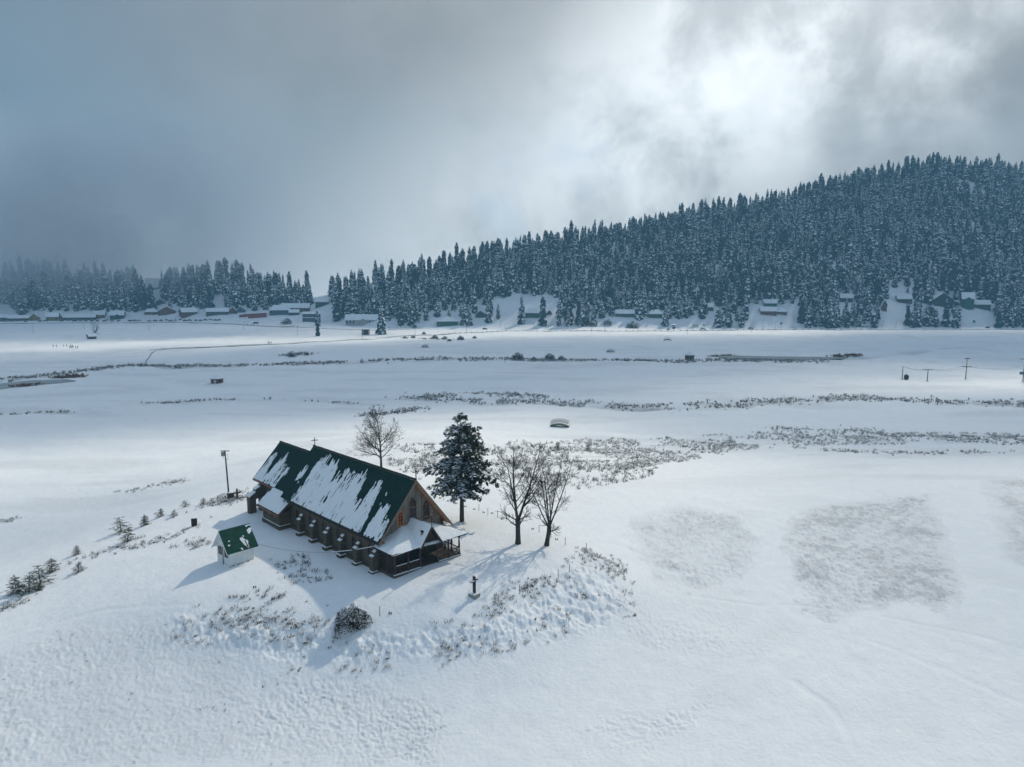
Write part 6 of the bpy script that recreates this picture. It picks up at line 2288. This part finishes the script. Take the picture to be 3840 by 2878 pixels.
car(2636, 1238, 'car_white', 'white car on the meadow road beside the white notice board', 0.05, 'cars on the meadow road', 1.3)
car(2815, 1236, 'car_silver', 'silver car on the meadow road below the red brick house', 0.0, 'cars on the meadow road', 1.3)
car(1818, 1237, 'car_dark', 'dark car on the road below the open snow slope', 0.1, 'cars on the meadow road', 1.1)
car(2506, 1238, 'car_dark', 'small dark car left of the red kiosk', 0.0, 'cars on the meadow road', 0.8)
car(3703, 1231, 'car_dark', 'dark vehicle far right below the tall lodge', 0.0, 'cars on the meadow road', 0.9)
car(960, 1215, 'car_dark', 'dark car driving below the long red banner fence', -0.1, 'cars on the meadow road', 1.2)
paints = ['car_white', 'car_dark', 'car_silver', 'car_green', 'car_blue']
seen = {'car_white': 'white', 'car_dark': 'dark', 'car_silver': 'silver', 'car_green': 'green', 'car_blue': 'blue'}
rc = random.Random(3)
xs_ = [10, 25, 48, 70, 96, 150, 170, 232, 256, 280, 302, 322, 345, 366, 392, 402, 420, 445, 488, 505, 522, 560, 582, 604, 624, 640, 658, 676, 694, 712, 735, 752, 770, 790, 808, 822]
near_ = ['before the end stall', 'before the long dark stall', 'by the yellow gabled stall', 'before the long low stall', 'by the dark green shop', 'below the first red hut', 'below the wide red hut', 'below the last red hut', 'before the long dark shop']
for i_, x_ in enumerate(xs_):
    pt = rc.choice(paints[:4] + ['car_dark', 'car_green'])
    w = near_[min(8, int((0 if x_ < 35 else 1 if x_ < 112 else 2 if x_ < 200 else 3 if x_ < 352 else 4 if x_ < 500 else 5 if x_ < 592 else 6 if x_ < 670 else 7 if x_ < 745 else 8)))]
    car(x_, 1207 - 0.004 * x_ + rc.uniform(-2, 1.5), pt, '%s snow-topped car parked %s' % (seen[pt], w), R(rc.choice((0, 5, 80, 95))), s=1.0)


# ------------------------------------------------------------------ people and ponies, a few pixels tall
def person_mesh(mat, step):
    m = MB()
    for s in (-1, 1):
        m.tube([(s * 0.10, s * step, 0.0), (s * 0.10, s * step * 0.6, 0.45), (s * 0.09, 0, 0.88)], [0.07, 0.075, 0.10], 6)
        m.tube([(s * 0.22, 0, 1.42), (s * 0.27, 0.03, 1.12), (s * 0.25, -0.06, 0.85)], [0.07, 0.06, 0.045], 6)
        m.box((s * 0.10 - 0.05, s * step - 0.18, 0), (s * 0.10 + 0.05, s * step + 0.07, 0.08))
    m.tube([(0, 0, 0.82), (0, 0, 1.05), (0, 0, 1.35), (0, 0, 1.48), (0, 0, 1.55)], [0.17, 0.18, 0.22, 0.16, 0.07], 8)
    m.lump((0, 0, 1.66), 0.10, 0.11, 0.13, 1, 8, 5, 0.0)
    m.lump((0, 0.02, 1.71), 0.11, 0.12, 0.10, 0, 8, 4, 0.0)
    return m.mesh('person', [mat, 'skin'], True)


PM = [person_mesh('clothes_dark', 0.12), person_mesh('wood_brown', 0.2), person_mesh('wall_blue', 0.05)]
groups = [([(200, 1303), (212, 1303), (239, 1303), (250, 1302), (264, 1303), (272, 1303)], 'person in dark clothes standing in the row by the fence on the left snowfield', 'people in the back row on the left snowfield'),
          ([(262, 1308), (268, 1308), (274, 1308), (284, 1308), (291, 1308)], 'person in dark clothes in the front row on the left snowfield', 'people in the front row on the left snowfield'),
          ([(1006, 1291), (1011, 1291), (1017, 1291)], 'person in dark clothes walking along the left road below the gully', 'people on the left road'),
          ([(928, 1220), (943, 1221), (950, 1221), (1092, 1228), (1101, 1229), (1117, 1229)], 'person in dark clothes walking along the upper village road', 'people on the upper road'),
          ([(1460, 1233), (1490, 1232), (1505, 1232), (1520, 1232)], 'person in dark clothes by the lower road right of the guesthouse', 'people right of the guesthouse'),
          ([(1839, 1232), (1850, 1232), (1855, 1232)], 'person in dark clothes on the road below the open snow slope', 'people below the snow slope'),
          ([(2545, 1236), (2550, 1236), (2718, 1233), (2790, 1233), (2974, 1231), (2984, 1231)], 'person in dark clothes on the road below the red brick house', 'people on the meadow road'),
          ([(3148, 1229), (3160, 1229), (3176, 1229), (3181, 1229), (3186, 1229), (3203, 1229), (3262, 1229), (3268, 1229)], 'person in dark clothes beside the ponies on the road', 'people by the ponies'),
          ([(3550, 1229), (3567, 1228)], 'person in dark clothes on the road below the dark green lodge', 'people far right on the road')]
for pts_, lab, grp in groups:
    for i_, (a, b) in enumerate(pts_):
        p_ = ground(a, b)
        o_ = place('person', PM[i_ % 3], None, (p_.x, p_.y, p_.z), random.uniform(0, 6), random.uniform(0.95, 1.1))
        tag(o_, lab, 'person', grp)
hm = MB()
hm.tube([(-0.75, 0, 1.05), (-0.4, 0, 1.05), (0.1, 0, 1.0), (0.55, 0, 1.08), (0.75, 0, 1.2)], [0.22, 0.3, 0.29, 0.3, 0.18], 8)
hm.tube([(0.65, 0, 1.15), (0.95, 0, 1.5), (1.1, 0, 1.72)], [0.2, 0.14, 0.11], 7).tube([(1.05, 0, 1.72), (1.3, 0, 1.6), (1.5, 0, 1.45)], [0.12, 0.10, 0.06], 7)
hm.tube([(-0.78, 0, 1.15), (-0.95, 0, 0.9), (-0.95, 0, 0.5)], [0.06, 0.07, 0.02], 5)
for sx_, sy_ in ((-0.6, -0.14), (-0.6, 0.14), (0.55, -0.14), (0.55, 0.14)):
    kb = 0.1 if sx_ < 0 else 0.0
    hm.tube([(sx_, sy_, 1.0), (sx_ + kb, sy_, 0.68), (sx_ - kb * 0.9, sy_, 0.42), (sx_, sy_, 0.0)], [0.13, 0.09, 0.055, 0.06], 6)
HM = hm.mesh('pony', 'horse_brown', True)
for a, b, r_z, lab in ((3210, 1229, 0.2, 'brown pony at the head of the line of ponies'), (3228, 1229, 2.9, 'brown pony facing left, second in the line'), (3236, 1229, 0.1, 'brown pony in the middle of the line'), (3246, 1229, 2.8, 'brown pony fourth in the line'), (3254, 1229, 0.4, 'brown pony last in the line beside two people')):
    p_ = ground(a, b)
    tag(place('pony', HM, None, (p_.x, p_.y, p_.z), r_z, 1.1), lab, 'pony', 'ponies on the road')


# single trees that stand out along the road, and snowy shrubs on the banks
for a, b, hp, k, lab in ((1190, 1222, 62, 3, 'lone dark fir beside the two-storey blue building'), (1430, 1255, 112, 1, 'snow-bent fir right of the whitish guesthouse'), (1745, 1222, 92, 0, 'open snowy fir between pyramid-roofed house and gabled cottage'), (1868, 1196, 60, 4, 'slim snowy fir left of the open slope'), (1956, 1210, 108, 4, 'tall slim fir alone in the middle of the open snow slope'),
                      (2035, 1224, 120, 2, 'tall airy fir right of the bright green cottage'), (1830, 1206, 72, 3, 'snowy fir right beside the dark gabled cottage'), (2495, 1222, 82, 1, 'snowy fir right of the hipped green cottage'), (2420, 1186, 55, 5, 'slim snowy fir left of the hipped green cottage'), (1186, 1088, 66, 2, 'bent lone pine on the skyline of the gap')):
    p_ = ground(a, b)
    Hm = hp * p_.y / F
    base = (31, 28, 34, 25, 30, 19)[k]
    s = Hm / base
    o_ = thing('fir_tree', lab, 'tree', (p_.x, p_.y, p_.z - 0.3), a * 0.1, None, (s * 1.05, s * 1.05, s))
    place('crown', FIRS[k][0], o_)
    place('trunk', FIRS[k][1], o_)
sb_ = MB()
rs_ = random.Random(77)
for k_ in range(420):
    a, el = rs_.uniform(0, 6.28), math.asin(rs_.uniform(0, 1))
    r = 1.0 * rs_.uniform(0.5, 1)
    q = Vector((math.cos(a) * math.cos(el) * r, math.sin(a) * math.cos(el) * r, math.sin(el) * r * 1.1))
    e = q * 1.22 + Vector((rs_.uniform(-.1, .1), rs_.uniform(-.1, .1), rs_.uniform(0, .15)))
    s1 = Vector((-math.sin(a), math.cos(a), 0)) * rs_.uniform(0.05, 0.12)
    sb_.poly((q * 0.5, q + s1, e, q - s1), 1 if rs_.random() < 0.45 else 0)
SB = sb_.mesh('bank_shrub', ['weed', 'snow'])
for a, b, hp, lab in ((1518, 1270, 9, 'small snowy shrub leftmost below the road wall'), (1549, 1268, 10, 'snowy shrub below the road wall left of a lamp'), (1590, 1254, 9, 'small round shrub above the road wall'), (1630, 1272, 15, 'tall snowy shrub below the road wall'), (1668, 1272, 11, 'dark snowy shrub below the pyramid-roofed house'), (1685, 1281, 10, 'low shrub below the darker one'), (1727, 1276, 16, 'round dark shrub at the edge of the sunlit snow'), (1780, 1270, 10, 'shrub rightmost below the road wall'),
                      (1942, 1348, 26, 'upright leafless bush on the far stream bank'), (2060, 1350, 24, 'broad leafless bush on the far stream bank'), (2002, 1352, 14, 'small leafless bush between two larger ones on the far stream'), (2104, 1350, 16, 'thin leafless bush right of the broad one'), (2185, 1210, 30, 'round snow-covered bush at the foot of the wood'), (2372, 1232, 26, 'snowy bush pair below the long green cottage'), (2225, 1222, 20, 'snowy bush by the road left of the long green cottage'), (2280, 1217, 18, 'small snowy bush below the long green cottage'), (1095, 1338, 20, 'dark leafless thicket below the left road'), (1150, 1332, 12, 'small dark bush right of the thicket'), (1075, 1216, 22, 'upright dark bush on the bank below the blue house')):
    p_ = ground(a, b)
    s = hp * p_.y / F / 1.15
    o_ = place('shrub', SB, None, (p_.x, p_.y, p_.z - 0.1), a * 0.7, (s * 1.1, s * 1.1, s))
    tag(o_, lab, 'shrub', 'shrubs round the meadow')
# dark culvert by the lower road
p_ = ground(1372, 1257)
k_ = p_.y / F
o_ = thing('culvert', 'dark square culvert mouth with concrete sides under the road by the guesthouse', 'culvert', (p_.x, p_.y, p_.z))
MB().box((-16 * k_, 0, -1), (-9 * k_, 3, 19 * k_)).box((9 * k_, 0, -1), (12 * k_, 3, 19 * k_)).box((-16 * k_, 0, 19 * k_), (12 * k_, 3, 21 * k_)).build('surround', 'concrete', o_)
MB().box((-8.95 * k_, 1.2, -1), (8.95 * k_, 2.9, 18.95 * k_)).build('opening', 'window_dark', o_)
